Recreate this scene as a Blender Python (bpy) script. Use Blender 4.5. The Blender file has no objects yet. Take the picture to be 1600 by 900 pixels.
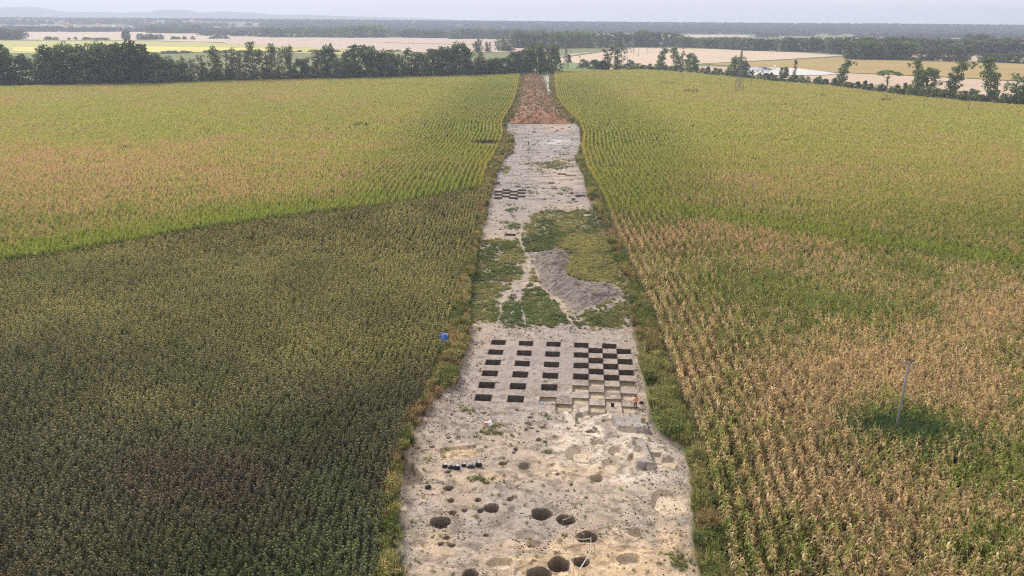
import bpy, math, random
import numpy as np
from mathutils import Vector, Matrix
random.seed(7); RNG = np.random.default_rng(11)
R = math.radians
scene = bpy.context.scene
C = scene.collection

# ------------------------------------------------------------------ camera, sky, sun, exposure
FPX, CAM_H = 1400.0, 44.0            # focal length in pixels of a 1600 px wide frame, height of the drone
PITCH, ROLL = math.atan(416/1400), R(0.43)
fwd = Vector((0, math.cos(PITCH), -math.sin(PITCH)))
r0 = Vector((1, 0, 0)); u0 = Vector((0, math.sin(PITCH), math.cos(PITCH)))
rt = r0*math.cos(ROLL) + u0*math.sin(ROLL); up = u0*math.cos(ROLL) - r0*math.sin(ROLL)
cd = bpy.data.cameras.new('camera'); cam = bpy.data.objects.new('camera', cd); C.objects.link(cam)
m3 = Matrix((rt, up, -fwd)).transposed()
cam.matrix_world = Matrix.Translation((0, 0, CAM_H)) @ m3.to_4x4()
cd.sensor_width = 36; cd.lens = 36*FPX/1600; cd.clip_start = .5; cd.clip_end = 90000
scene.camera = cam

SUN_EL, SUN_AZ = 40, -38             # sun ahead of the camera, to the left (azimuth from +Y, clockwise)
world = bpy.data.worlds.new('World'); scene.world = world; world.use_nodes = True
wn = world.node_tree; bg = wn.nodes['Background']
sky = wn.nodes.new('ShaderNodeTexSky'); sky.sky_type = 'NISHITA'; sky.sun_disc = False
sky.sun_elevation = R(SUN_EL); sky.sun_rotation = R(SUN_AZ); sky.dust_density = 2.0; sky.air_density = 1.0
tc = wn.nodes.new('ShaderNodeTexCoord'); mp = wn.nodes.new('ShaderNodeMapping'); mp.inputs['Scale'].default_value = (1.5, 1.5, 14)
nz = wn.nodes.new('ShaderNodeTexNoise'); nz.inputs['Scale'].default_value = 2.2; nz.inputs['Detail'].default_value = 6
cr = wn.nodes.new('ShaderNodeValToRGB'); cr.color_ramp.elements[0].position = .3; cr.color_ramp.elements[1].position = .7
cr.color_ramp.elements[0].color = (10.2, 9.3, 9.3, 1); cr.color_ramp.elements[1].color = (12.4, 11.6, 11.0, 1)
mx = wn.nodes.new('ShaderNodeMixRGB'); mx.inputs[0].default_value = .8
wn.links.new(tc.outputs['Generated'], mp.inputs[0]); wn.links.new(mp.outputs[0], nz.inputs['Vector']); wn.links.new(nz.outputs[0], cr.inputs[0])
wn.links.new(sky.outputs[0], mx.inputs[1]); wn.links.new(cr.outputs[0], mx.inputs[2]); wn.links.new(mx.outputs[0], bg.inputs[0])
bg.inputs[1].default_value = 0.092
sl = bpy.data.lights.new('sun', 'SUN'); sl.energy = 3.4; sl.angle = R(5); sl.color = (1, .93, .82)
so = bpy.data.objects.new('sun', sl); C.objects.link(so)
sd = Vector((math.sin(R(SUN_AZ))*math.cos(R(SUN_EL)), math.cos(R(SUN_AZ))*math.cos(R(SUN_EL)), math.sin(R(SUN_EL))))
so.rotation_euler = (-sd).to_track_quat('-Z', 'Y').to_euler()
scene.view_settings.view_transform = 'Standard'; scene.view_settings.look = 'None'
scene.view_settings.exposure = 0.5; scene.view_settings.gamma = 1
scene.render.engine = 'CYCLES'
scene.cycles.max_bounces = 4; scene.cycles.diffuse_bounces = 2; scene.cycles.transmission_bounces = 2
scene.cycles.volume_bounces = 0; scene.cycles.use_denoising = False; scene.cycles.pixel_filter_type = 'BLACKMAN_HARRIS'; scene.cycles.filter_width = 1.1

# ------------------------------------------------------------------ survey helpers
fn, rn, un = (np.array(v) for v in (fwd, rt, up))
def W(px, py, z=0.0):
    """ground point under a position of the aerial survey picture (1600 x 900)"""
    px = np.asarray(px, float); py = np.asarray(py, float)
    u = (px-800)/FPX; v = -(py-450)/FPX
    d = fn + u[..., None]*rn + v[..., None]*un
    t = (z-CAM_H)/d[..., 2]
    return d[..., 0]*t, d[..., 1]*t
def P(x, y, z=0.0):
    q = np.stack([x, y, np.asarray(z)+0*x-CAM_H], -1)
    d = q@fn; d = np.where(d < 1, 1, d)
    return 800+FPX*(q@rn)/d, 450-FPX*(q@un)/d, d
def ppm(py):                      # pixels per metre (of the 1600 px picture) at ground seen at row py
    x, y = W(800, py); return FPX/float(P(x, y)[2])

def _h(ix, iy, s):
    n = (ix.astype(np.int64)*374761393 + iy.astype(np.int64)*668265263 + s*1274126177) & 0x7fffffff
    n = ((n ^ (n >> 13))*1274126177) & 0x7fffffff
    return ((n ^ (n >> 16)) & 0xffff)/65535.0
def vnoise(x, y, s=0):
    ix = np.floor(x); iy = np.floor(y); fx = x-ix; fy = y-iy
    fx = fx*fx*(3-2*fx); fy = fy*fy*(3-2*fy)
    a = _h(ix, iy, s); b = _h(ix+1, iy, s); c = _h(ix, iy+1, s); d = _h(ix+1, iy+1, s)
    return a+(b-a)*fx+(c-a)*fy+(a-b-c+d)*fx*fy
def fbm(x, y, s=0, o=4):
    r = 0; a = .5; t = 0
    for k in range(o):
        r = r+a*vnoise(x*(2**k)+k*17.3, y*(2**k)-k*9.1, s+k); t += a; a *= .55
    return r/t
def ss(a, b, x):
    t = np.clip((x-a)/(b-a), 0, 1); return t*t*(3-2*t)
def lerp(a, b, t): return a+(b-a)*t[..., None]
A = lambda *c: np.array(c, float)

# ------------------------------------------------------------------ mesh helpers
def link(o, parent=None):
    C.objects.link(o)
    if parent is not None: o.parent = parent
    return o
def tag(o, label=None, cat=None, group=None, kind=None):
    for k, v in (('label', label), ('category', cat), ('group', group), ('kind', kind)):
        if v: o[k] = v
    return o
def np_mesh(name, V, Q, mats, col=None, smooth=False, midx=None):
    """V (n,3), Q (m,4) quads or (m,3) tris"""
    V = np.asarray(V, np.float32); Q = np.asarray(Q, np.int32); k = Q.shape[1]
    me = bpy.data.meshes.new(name); me.vertices.add(len(V)); me.vertices.foreach_set('co', V.ravel())
    me.loops.add(Q.size); me.loops.foreach_set('vertex_index', Q.ravel())
    me.polygons.add(len(Q)); me.polygons.foreach_set('loop_start', np.arange(0, Q.size, k, dtype=np.int32))
    try: me.polygons.foreach_set('loop_total', np.full(len(Q), k, np.int32))
    except Exception: pass
    if col is not None:
        a = me.attributes.new('col', 'FLOAT_COLOR', 'POINT')
        a.data.foreach_set('color', np.c_[col, np.ones(len(V))].astype(np.float32).ravel())
    for m in (mats if isinstance(mats, (list, tuple)) else [mats]): me.materials.append(m)
    if midx is not None: me.polygons.foreach_set('material_index', midx.astype(np.int32))
    me.polygons.foreach_set('use_smooth', np.full(len(Q), smooth))
    me.update(calc_edges=True); me.validate()
    return me
class MB:
    """collects shapes and links them as ONE mesh object"""
    def __init__(s): s.v = []; s.f = []
    def add(s, vs, fs):
        n = len(s.v); s.v += [tuple(p) for p in vs]; s.f += [tuple(i+n for i in f) for f in fs]; return s
    def box(s, c, size, rz=0, taper=1.0, tilt=None):
        x, y, z = (a/2 for a in size); vs = []
        M = Matrix.Rotation(rz, 3, 'Z')
        if tilt: M = M @ Matrix.Rotation(tilt[0], 3, 'X') @ Matrix.Rotation(tilt[1], 3, 'Y')
        for k in (-1, 1):
            t = taper if k > 0 else 1
            for a, b in ((-1, -1), (1, -1), (1, 1), (-1, 1)): vs.append(M @ Vector((a*x*t, b*y*t, k*z)) + Vector(c))
        return s.add(vs, [(3, 2, 1, 0), (4, 5, 6, 7), (0, 1, 5, 4), (1, 2, 6, 5), (2, 3, 7, 6), (3, 0, 4, 7)])
    def tube(s, pts, rad, n=7, cap=True):
        pts = [Vector(p) for p in pts]; rad = rad if isinstance(rad, (list, tuple)) else [rad]*len(pts)
        vs = []; fs = []
        for i, p in enumerate(pts):
            d = (pts[min(i+1, len(pts)-1)]-pts[max(i-1, 0)]).normalized()
            a = d.orthogonal().normalized() if i == 0 else (a-d*a.dot(d)).normalized()
            b = d.cross(a)
            for k in range(n):
                t = 2*math.pi*k/n; vs.append(p+(a*math.cos(t)+b*math.sin(t))*rad[i])
        for i in range(len(pts)-1):
            for k in range(n):
                fs.append((i*n+k, i*n+(k+1) % n, (i+1)*n+(k+1) % n, (i+1)*n+k))
        if cap: fs += [tuple(range(n-1, -1, -1)), tuple((len(pts)-1)*n+k for k in range(n))]
        return s.add(vs, fs)
    def lathe(s, prof, c=(0, 0, 0), n=12, sx=1, sy=1, wob=0):
        vs = []; fs = []
        for r, z in prof:
            for k in range(n):
                t = 2*math.pi*k/n; w = 1+wob*math.sin(3*t+z*9)
                vs.append((c[0]+r*w*math.cos(t)*sx, c[1]+r*w*math.sin(t)*sy, c[2]+z))
        for i in range(len(prof)-1):
            for k in range(n): fs.append((i*n+k, i*n+(k+1) % n, (i+1)*n+(k+1) % n, (i+1)*n+k))
        fs += [tuple(range(n-1, -1, -1)), tuple((len(prof)-1)*n+k for k in range(n))]
        return s.add(vs, fs)
    def mesh(s, name, mat, smooth=False):
        me = bpy.data.meshes.new(name); me.from_pydata(s.v, [], s.f); me.materials.append(mat)
        if smooth: me.polygons.foreach_set('use_smooth', [True]*len(me.polygons))
        me.update(); return me
    def build(s, name, mat, parent=None, smooth=False, loc=None):
        o = link(bpy.data.objects.new(name, s.mesh(name, mat, smooth)), parent)
        if loc: o.location = loc
        return o
def empty(name, loc=(0, 0, 0), rz=0):
    o = link(bpy.data.objects.new(name, None)); o.location = loc; o.rotation_euler = (0, 0, rz); o.empty_display_size = .3
    return o
def dup(root, loc, rz=0, scale=None):
    r = root.copy(); C.objects.link(r); r.location = loc; r.rotation_euler = (0, 0, rz)
    if scale: r.scale = scale
    for ch in list(root.children):
        c = ch.copy(); C.objects.link(c); c.parent = r
        for g in ch.children:
            d = g.copy(); C.objects.link(d); d.parent = c
    return r

# ------------------------------------------------------------------ materials
def mat_base(name, rough=.85):
    m = bpy.data.materials.new(name); m.use_nodes = True
    b = m.node_tree.nodes['Principled BSDF']; b.inputs['Roughness'].default_value = rough
    b.inputs['Specular IOR Level'].default_value = .2
    return m, m.node_tree, b
def mat_flat(name, col, rough=.7, var=.15, scale=3.0, metal=0):
    m, nt, b = mat_base(name, rough); b.inputs['Metallic'].default_value = metal
    g = nt.nodes.new('ShaderNodeNewGeometry'); n = nt.nodes.new('ShaderNodeTexNoise'); n.inputs['Scale'].default_value = scale
    n.inputs['Detail'].default_value = 4
    r = nt.nodes.new('ShaderNodeMapRange'); r.inputs['To Min'].default_value = 1-var*1.6; r.inputs['To Max'].default_value = 1+var*1.6
    v = nt.nodes.new('ShaderNodeMixRGB'); v.blend_type = 'MULTIPLY'; v.inputs[0].default_value = 1; v.inputs[1].default_value = (*col, 1)
    nt.links.new(g.outputs['Position'], n.inputs['Vector']); nt.links.new(n.outputs[0], r.inputs[0]); nt.links.new(r.outputs[0], v.inputs[2])
    nt.links.new(v.outputs[0], b.inputs['Base Color'])
    return m
def mat_attr_soil(name, bump=.6):
    """ground colour from the surveyed colour attribute, broken up by fine soil grain and clods"""
    m, nt, b = mat_base(name, .95); N = nt.nodes; L = nt.links
    b.inputs['Specular IOR Level'].default_value = .1
    a = N.new('ShaderNodeAttribute'); a.attribute_name = 'col'
    g = N.new('ShaderNodeNewGeometry')
    out = a.outputs['Color']
    for sc, lo, hi in ((.9, .84, 1.16), (5.0, .72, 1.28), (19.0, .8, 1.2)):
        n = N.new('ShaderNodeTexNoise'); n.inputs['Scale'].default_value = sc; n.inputs['Detail'].default_value = 3
        r = N.new('ShaderNodeMapRange'); r.inputs['From Min'].default_value = .3; r.inputs['From Max'].default_value = .7
        r.inputs['To Min'].default_value = lo; r.inputs['To Max'].default_value = hi
        v = N.new('ShaderNodeMixRGB'); v.blend_type = 'MULTIPLY'; v.inputs[0].default_value = 1
        L.new(g.outputs['Position'], n.inputs['Vector']); L.new(n.outputs[0], r.inputs[0]); L.new(out, v.inputs[1]); L.new(r.outputs[0], v.inputs[2])
        out = v.outputs[0]
    L.new(out, b.inputs['Base Color'])
    bp = N.new('ShaderNodeBump'); bp.inputs['Strength'].default_value = bump; bp.inputs['Distance'].default_value = .12
    L.new(n.outputs[0], bp.inputs['Height']); L.new(bp.outputs[0], b.inputs['Normal'])
    return m
def mat_leaf(name, instancer=True, transl=.45, rand=.28):
    """leaf: colour of the plant (instance attribute) times the leaf's own shade"""
    m = bpy.data.materials.new(name); m.use_nodes = True; nt = m.node_tree; N = nt.nodes; L = nt.links
    N.remove(N['Principled BSDF']); out = N['Material Output']
    a = N.new('ShaderNodeAttribute'); a.attribute_name = 'col'
    col = a.outputs['Color']
    if instancer:
        i = N.new('ShaderNodeAttribute'); i.attribute_name = 'pcol'; i.attribute_type = 'INSTANCER'
        v = N.new('ShaderNodeMixRGB'); v.blend_type = 'MULTIPLY'; v.inputs[0].default_value = 1
        L.new(i.outputs['Color'], v.inputs[1]); L.new(col, v.inputs[2]); col = v.outputs[0]
    else:
        oi = N.new('ShaderNodeObjectInfo'); r = N.new('ShaderNodeMapRange'); r.inputs['To Min'].default_value = 1-rand; r.inputs['To Max'].default_value = 1+rand
        v = N.new('ShaderNodeMixRGB'); v.blend_type = 'MULTIPLY'; v.inputs[0].default_value = 1
        L.new(oi.outputs['Random'], r.inputs[0]); L.new(col, v.inputs[1]); L.new(r.outputs[0], v.inputs[2]); col = v.outputs[0]
    d = N.new('ShaderNodeBsdfDiffuse'); t = N.new('ShaderNodeBsdfTranslucent'); x = N.new('ShaderNodeMixShader'); x.inputs[0].default_value = transl
    L.new(col, d.inputs[0]); L.new(col, t.inputs[0]); L.new(d.outputs[0], x.inputs[1]); L.new(t.outputs[0], x.inputs[2]); L.new(x.outputs[0], out.inputs[0])
    return m
M_SOIL = mat_attr_soil('bare_soil'); M_PIT = mat_attr_soil('pit_soil', .35)
M_CROP = mat_leaf('crop_leaf'); M_TREE = mat_leaf('tree_leaf', False)
M_BARK = mat_flat('bark', (.10, .085, .065), .9)
M_CONC = mat_flat('weathered_concrete', (.20, .195, .19), .85, .12, 6)
M_WOOD = mat_flat('grey_wood', (.17, .15, .13), .9)
M_STEEL = mat_flat('galvanised_steel', (.16, .165, .175), .6, .1, 2)
M_INSUL = mat_flat('ceramic', (.06, .045, .04), .4)

# ------------------------------------------------------------------ survey lines
def curve_w(pts, z=0.0):
    px, py = np.array(pts, float).T; x, y = W(px, py, z); o = np.argsort(y); return y[o], x[o]
def ev(cv, y): return np.interp(y, cv[0], cv[1])
CROP_R = curve_w([(866,112),(868,133),(872,155),(889,178),(907,195),(913,211),(911,238),(920,269),(935,295),(951,325),(957,348),(973,383),(998,437),(1020,481),(1045,550),(1063,603),(1074,635),(1099,689),(1108,714),(1116,758),(1128,811),(1138,850),(1148,900),(1175,1000)])
CROP_L = curve_w([(811,122),(807,144),(798,169),(783,195),(785,211),(775,240),(760,263),(751,294),(745,339),(735,390),(716,450),(702,500),(690,540),(672,590),(653,623),(635,659),(618,700),(605,750),(596,793),(590,840),(586,900),(575,1000)])
FL_L = curve_w([(793,192),(790,208),(803,215),(802,240),(787,250),(778,270),(768,300),(758,350),(745,400),(735,450),(732,500),(735,530),(724,560),(715,600),(690,620),(662,650),(648,680),(634,720),(627,760),(622,800),(630,860),(628,900),(622,1000)], -.5)
FL_R = curve_w([(893,190),(905,200),(907,230),(897,250),(912,280),(917,310),(935,350),(955,400),(980,450),(985,500),(992,540),(1000,580),(1010,620),(1016,660),(1028,680),(1066,710),(1075,730),(1078,800),(1080,850),(1085,900),(1100,1000)], -.5)
Y_END = float(W(840, 191)[1]); Y_FIELD = float(W(840, 118)[1])

# lattice of the excavation grid: u to the right, v away from the camera
TH = R(-4.4); O2 = np.array([-2.83, 123.3]); EU = np.array([math.cos(TH), math.sin(TH)]); EV = np.array([-math.sin(TH), math.cos(TH)])
CELL = 2.0
def uv(x, y): return (x-O2[0])*EU[0]+(y-O2[1])*EU[1], (x-O2[0])*EV[0]+(y-O2[1])*EV[1]
def xy(u, v): return O2[0]+u*EU[0]+v*EV[0], O2[1]+u*EU[1]+v*EV[1]
# squares: (column, row): depth
SQ = {}
for j in range(0, 12, 2):
    for i in (0, 2, 4, 6, 8): SQ[(i, j)] = .85
for j in range(1, 12, 2):
    for i in (7, 9): SQ[(i, j)] = .85
SQ[(5, 11)] = .4
for k, d in {(6, 8): .42, (6, 10): .3, (8, 8): .4, (8, 10): .3, (7, 7): .45, (7, 9): .33, (7, 11): .3, (9, 7): .55, (9, 9): .35, (9, 11): .25, (4, 8): .7, (4, 10): .5, (8, 6): .75, (0, 2): .6, (9, 5): .7}.items(): SQ[k] = d
ORD = ['first', 'second', 'third', 'fourth', 'fifth', 'sixth', 'seventh', 'eighth', 'ninth', 'tenth', 'eleventh', 'twelfth', 'thirteenth', 'fourteenth', 'fifteenth', 'sixteenth', 'seventeenth', 'eighteenth', 'nineteenth', 'twentieth']
# round and odd pits: cx, cy, rx, ry (survey px), depth, softness, kind, label, category
dk, sh, sq_ = 'dark', 'sand', 'grass'
PITS = [
 (688,816,16.5,9.5,1.5,.1,dk,'large round dark pit nearest the left weeds'),
 (768,794,12,7.5,1.3,.12,dk,'round dark pit behind and left of the pair of big pits'),
 (846,803,16.5,9.5,1.3,.14,dk,'wide round dark pit, left one of the touching pair'),
 (884,812,15.5,8.5,1.2,.14,dk,'round dark pit touched by the upper end of the white tape'),
 (917,839,17,9,1.4,.12,dk,'deep dark pit framed by white tape along its back edge'),
 (873,882,17.5,12,1.6,.1,dk,'biggest and deepest round pit at the front, ringed by tape'),
 (908,878,13,8,1.3,.1,dk,'small angular dark pit right of the deepest round pit'),
 (993,831,12.5,7.5,.65,.15,sh,'half shaded oval pit alone on the right side of the floor'),
 (983,874,19,10,.65,.1,sh,'shallow tan oval pit with steep back wall near the front'),
 (1043,786,27,21,.5,.1,sh,'broad shallow pale sandy pit beside the right bank'),
 (735,897,13,8,1.0,.15,dk,'pit cut off by the front edge of view, left one'),
 (842,896,21,10,.9,.2,dk,'two lobed sandy pit at the very front left of the deepest'),
 (782,880,22,9,.5,.14,sh,'shallow kidney shaped sandy hollow near the front'),
 (834,850,13,6,.5,.2,sh,'faint crescent hollow in front of the touching pair'),
 (700,763,8,4,.7,.2,dk,'small oval dark pit beside the dark blue bag'),
 (705,782,5.5,3.5,.5,.3,dk,'small dark posthole behind the white tape on the left'),
 (707,801,6.5,4,.5,.3,dk,'small dark posthole at the end of the left tape'),
 (747,781,5.5,3.5,.5,.3,dk,'small dark posthole behind the middle round pit'),
 (751,798,5.5,4,.5,.3,dk,'small dark posthole touching the middle round pit on its left'),
 (743,765,6,3.5,.25,.5,sh,'faint small hollow behind the row of postholes'),
 (797,780,5.5,3.5,.4,.3,dk,'small dark posthole near the white peg'),
 (800,796,6.5,4.5,.4,.35,sh,'small hollow between the middle and the wide round pits'),
 (726,797,5,3.5,.4,.4,dk,'small posthole between the two dark round pits'),
 (698,840,5,3,.5,.3,dk,'small dark hole with a green weed in front of the left pit'),
 (689,849,5.5,3.5,.35,.4,dk,'small hollow in front of the large left pit'),
 (706,852,6.5,3.5,.35,.4,dk,'small hollow, right one of two in front of the left pit'),
 (759,836,4,2.5,.5,.3,dk,'tiny dark hole alone in front of the middle pit'),
 (871,864,7,4,.2,.4,dk,'grey hollow just behind the deepest round pit'),
 (786,724,7,3,.6,.2,dk,'small oval dark pit right of the row of black bags'),
 (820,728,10.5,6,.7,.25,sq_,'round pit half filled with green weeds'),
 (806,702,4,3,.4,.3,dk,'small dark posthole with a weed tuft beside it'),
 (933,747,11,6,.8,.2,sq_,'dark pit with green weeds on its left rim'),
 (857,706,8,4,.5,.25,sq_,'oval hollow with a green weedy bottom'),
 (904,708,23,13,.85,.28,sh,'large pale bowl shaped pit with grey bottom'),
 (953,727,14,11,.6,.22,sh,'pale bowl pit in front right of the grey bottomed one'),
 (994,716,14,9,.45,.14,sh,'shallow round hollow left of the flat soil block'),
 (1046,722,12.5,9,.5,.14,sh,'shallow oval pit tucked against the right bank'),
 (962,705,12,7,.5,.2,sh,'small bowl between the pale pits and the soil block'),
 (935,692,14,6,.45,.2,sh,'pale hollow behind the two bowl pits'),
 (870,686,12,6,.35,.3,sh,'faint pale hollow left of the bowl pits'),
 (924,674,10,3,.25,.4,dk,'narrow hollow with a dark front lip behind the bowls'),
 (876,785,6,3,.1,.5,sh,None),(893,757,3,2,.3,.3,dk,None),(1020,756,3,1.6,.3,.3,dk,None),(1004,751,3,1.4,.3,.3,dk,None),
 (871,741,4,2,.3,.3,dk,None),(803,707,3,2,.3,.3,dk,None),(822,671,3,2,.3,.3,dk,None),(831,669,4,2,.3,.3,dk,None),
 (848,667,5,2,.3,.3,dk,None),(842,687,5,3,.35,.3,dk,None),(852,690,4,2,.3,.3,dk,None),(825,661,5,2,.2,.3,dk,None),(840,674,3,1.5,.3,.3,dk,None),
 (701,684,4,1.6,.3,.3,dk,None),(716,683,4,1.6,.3,.3,dk,None),(704,690,3,1.6,.3,.3,dk,None),(675,698,5,1.8,.3,.3,dk,None),(652,700,5,2,.3,.3,dk,None),
 (808,640,3,1.6,.3,.3,dk,None),(757,645,4,1.8,.3,.3,dk,None),(706,648,3,1.8,.3,.3,dk,None),(829,652,5,2,.3,.3,dk,None),(700,737,5,2.5,.4,.3,dk,None),
]
# far pits: rectangles cut into the far floor (cx, cy, half w, half h, depth)
FARSQ = []
for jj, yy in enumerate((297.4, 299.6, 302.0, 304.5, 307.1, 309.8)):
    for ii in range(4):
        if (ii+jj) % 2: FARSQ.append((779.5+12*ii-(yy-297)*.1, yy, 6.0, 1.2, .6))
FARX = [(797,367,8,1.4,.9),(826.5,378,8,1.4,.9),(876,394,3.6,1.2,.9),(886.5,394.3,3.4,1.2,.9)]
_fr = random.Random(3); SMALLFAR = [(_fr.uniform(805, 900)+(q%5)*2, _fr.uniform(198, 318), _fr.uniform(.7, 2.4), _fr.uniform(.35, .7)) for q in range(60)]+[(878,272,6,1),(892,274,7,1),(866,295,4,1),(907,306,7,1.2),(903,307,3,1.2),(896,311,1.8,1.6),(893,302,2,1),(862,286,4,.8),(865,292,3,.8),(900,315,2,1),(809,291,4,.9),(775,286,6,2.2)]

# ------------------------------------------------------------------ colours of the land (true albedo)
SUNF_LINE = np.array([(-400,470),(0,418),(150,395),(300,367),(450,346),(600,327),(700,309),(760,297),(900,270)], float)
RB_LINE = np.array([(900,322),(950,330),(1100,345),(1250,370),(1400,395),(1600,422),(2100,500)], float)
def dryness(px, py, x, y):
    """0 green .. 1 tan maize"""
    n1 = fbm(x/26, y/26, 3, 4); n2 = fbm(x/9+5, y/12, 9, 3); n3 = fbm(x/70, y/60, 21, 3)
    line = np.interp(px, RB_LINE[:, 0], RB_LINE[:, 1]); dl = py-line
    right = .50+.95*(n1-.5)*2*.7+.5*(n2-.5)
    d = np.where(dl > 0, right+.06, .22+.6*(n3-.5)+.55*(n2-.5)+.3*np.exp(-((py-290)/42)**2)*ss(1000, 1120, px))
    d = d-.5*np.exp(-(dl/9)**2)*ss(985, 1030, px)
    d = np.where((dl > -60) & (dl < 2), d-.30*ss(1090, 960, px), d)
    g = lambda cx, cy, rx, ry: np.exp(-((px-cx)/rx)**2-((py-cy)/ry)**2)
    d = d+.45*g(1380,560,130,55)+.35*g(1540,480,90,70)+.3*g(1340,800,150,50)+.25*g(1040,400,60,50)+.3*g(1540,640,60,80)+.25*g(1260,760,60,60)-.25*g(1130,800,50,110)-.08*g(1330,490,120,35)+.15*g(1270,620,70,50)+.2*g(1500,850,80,50)
    d = d-.5*g(1400,690,90,24)-.4*g(1230,870,50,40)-.3*g(1540,760,50,25)-.05*g(1230,520,110,40)-.3*g(1500,880,70,25)-.3*g(1130,650,40,60)
    # left maize
    sl_ = np.interp(px, SUNF_LINE[:, 0], SUNF_LINE[:, 1]); dd = sl_-py
    left = .28+.8*(n3-.5)+.85*(n2-.5)+.5*(n1-.5)+.42*np.exp(-((py-290)/55)**2)*ss(760, 430, px)-.55*np.exp(-(dd/13)**2)-.2*ss(600, 740, px)
    return np.clip(np.where(px < 830, left, d), 0, 1)
GREEN = A(.125, .170, .048); YGREEN = A(.375, .405, .125); TAN = A(.475, .370, .225)
def maize_col(px, py, x, y, rnd):
    d = dryness(px, py, x, y)
    t = np.clip(d+(rnd[:, 0]-.5)*.95, 0, 1)
    far = ss(430, 230, py)
    yg = np.clip(.30+.5*fbm(x/40, y/40, 33, 3)*far+.45*far+(rnd[:, 1]-.5)*.4+.2*np.exp(-((py-215)/50)**2), 0, 1)
    g = lerp(np.broadcast_to(GREEN, (len(px), 3)), YGREEN, yg)
    c = lerp(g, TAN, ss(.3, .8, t))
    sl_ = np.interp(px, SUNF_LINE[:, 0], SUNF_LINE[:, 1])-py; rl_ = np.interp(px, RB_LINE[:, 0], RB_LINE[:, 1])-py
    c = lerp(c, A(.27, .335, .07), np.where(px < 830, np.exp(-((sl_-11)/(8+8*ss(700, 200, px)))**2)*.85, np.exp(-((rl_-5)/7)**2)*.55*ss(950, 1050, px)))
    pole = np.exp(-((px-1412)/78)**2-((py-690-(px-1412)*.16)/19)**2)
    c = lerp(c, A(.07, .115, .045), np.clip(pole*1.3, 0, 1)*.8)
    return c*(.62+.76*rnd[:, 2:3])

def floor_color(px, py, x, y):
    n1 = fbm(x/7, y/9, 51, 4); n2 = fbm(x/1.6, y/1.9, 60, 4); n3 = fbm(x/.5, y/.5, 70, 3); n4 = fbm(x/16, y/22, 81, 3)
    base = lerp(np.broadcast_to(A(.345, .305, .275), (len(px), 3)), A(.40, .335, .265), ss(.35, .65, n1))
    g = lambda cx, cy, rx, ry: np.exp(-((px-cx)/rx)**2-((py-cy)/ry)**2)
    sand = g(960,880,110,40)+g(850,870,70,28)+g(720,705,30,9)*1.4+g(900,735,60,12)*.7+g(1043,786,26,20)*1.8+g(760,745,50,10)*.5+g(1050,840,30,30)*.7+g(680,850,40,30)*.6
    base = lerp(base, A(.56, .43, .28), np.clip(sand*1.1*ss(.25, .6, n2+.25*n1), 0, .9))
    pale = g(950,690,90,45)+g(1000,740,50,20)+g(910,650,40,16)
    base = lerp(base, A(.60, .53, .44), np.clip(pale*1.1*ss(.3, .55, n2), 0, .9))
    grey = g(860,570,150,60)*.9+g(850,220,60,30)*1.2+g(800,330,40,40)*.8
    base = lerp(base, A(.300, .270, .268), np.clip(grey, 0, .85)); base = lerp(base, A(.315, .300, .305), ss(335, 300, py)*.75*ss(.3, .6, n1+.1))
    base = lerp(base, A(.5, .51, .53), np.clip(g(870,222,22,5)*1.3*ss(.3, .6, n2), 0, 1))
    base = lerp(base, A(.47, .39, .33), np.clip(g(870,200,24,7)+g(880,275,30,22)*.8, 0, .9))
    base = base*(.80+.4*n2)[:, None]
    st = fbm(x/5, y/1.5, 75, 4); base = base*(1-.45*ss(.5, .72, st)*ss(330, 300, py))[:, None]; base = base*(1-.35*ss(.52, .7, fbm(x/1.0, y/.8, 85, 3))*ss(560, 640, py))[:, None]
    dark = ss(.56, .66, n3)*ss(.42, .6, n2)
    return lerp(base*A(.83, .805, .79), A(.10, .085, .07), dark*.6)

GB = [  # grass patches on the floor: cx, cy, rx, ry, weight
 (870,350,70,20,1.1),(900,380,60,30,1.2),(925,415,40,28,1.2),(850,375,40,12,.8),(800,385,45,14,.8),(770,410,32,22,1.1),(765,440,28,20,1.0),(805,490,20,22,1.0),(845,488,38,24,1.4),(757,470,26,26,1.0),
 (740,480,22,24,1.0),(960,500,30,14,1.0),(935,505,24,10,.9),(975,470,10,25,.8),(895,515,14,5,.7),(800,325,16,7,1.0),(797,350,18,6,.8),(770,300,9,4,.4),(860,256,40,5,1.2),(790,262,12,6,1.0),(880,233,10,6,.8),
 (800,210,8,4,.7),(820,215,10,3,.7),(800,197,14,2,.6),(850,193,20,1.5,.5),(790,268,7,6,.8),(845,266,16,3,.6),(880,340,30,12,.7),(825,430,12,16,.6),(790,455,16,10,.7),
 (770,672,24,12,0.84),(735,640,34,9,0.61),(800,632,30,6,0.81),(670,720,26,12,0.88),(740,685,30,9,0.68),(640,755,12,6,0.68),(765,750,40,9,0.68),(840,642,22,7,0.68),(850,650,24,8,0.68),(640,690,14,8,0.68),(820,731,7,4,1.2),(857,706,7,3,1.2),
 (920,744,7,4,1.2),(1005,663,8,5,1.0),(1050,870,18,14,.55),(1060,880,16,20,.6),(690,835,12,5,.5),(755,615,26,6,.3),(720,545,10,24,.6),(830,300,30,5,.55),(885,300,16,8,.5),(810,285,14,4,.6),(870,262,30,5,.7),(830,236,14,4,.6),(880,246,18,6,.6),(815,222,10,3,.6),(860,212,14,3,.5),(800,203,12,4,.6)]
MOUND = np.array([(832,398),(845,393),(866,391),(882,394),(895,400),(886,412),(884,428),(900,437),(915,440),(935,441),(955,443),(970,452),(969,462),(950,470),(930,476),(917,482),(905,492),(897,497),(890,488),(878,468),(858,458),(846,448),(838,425)], float)
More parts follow.
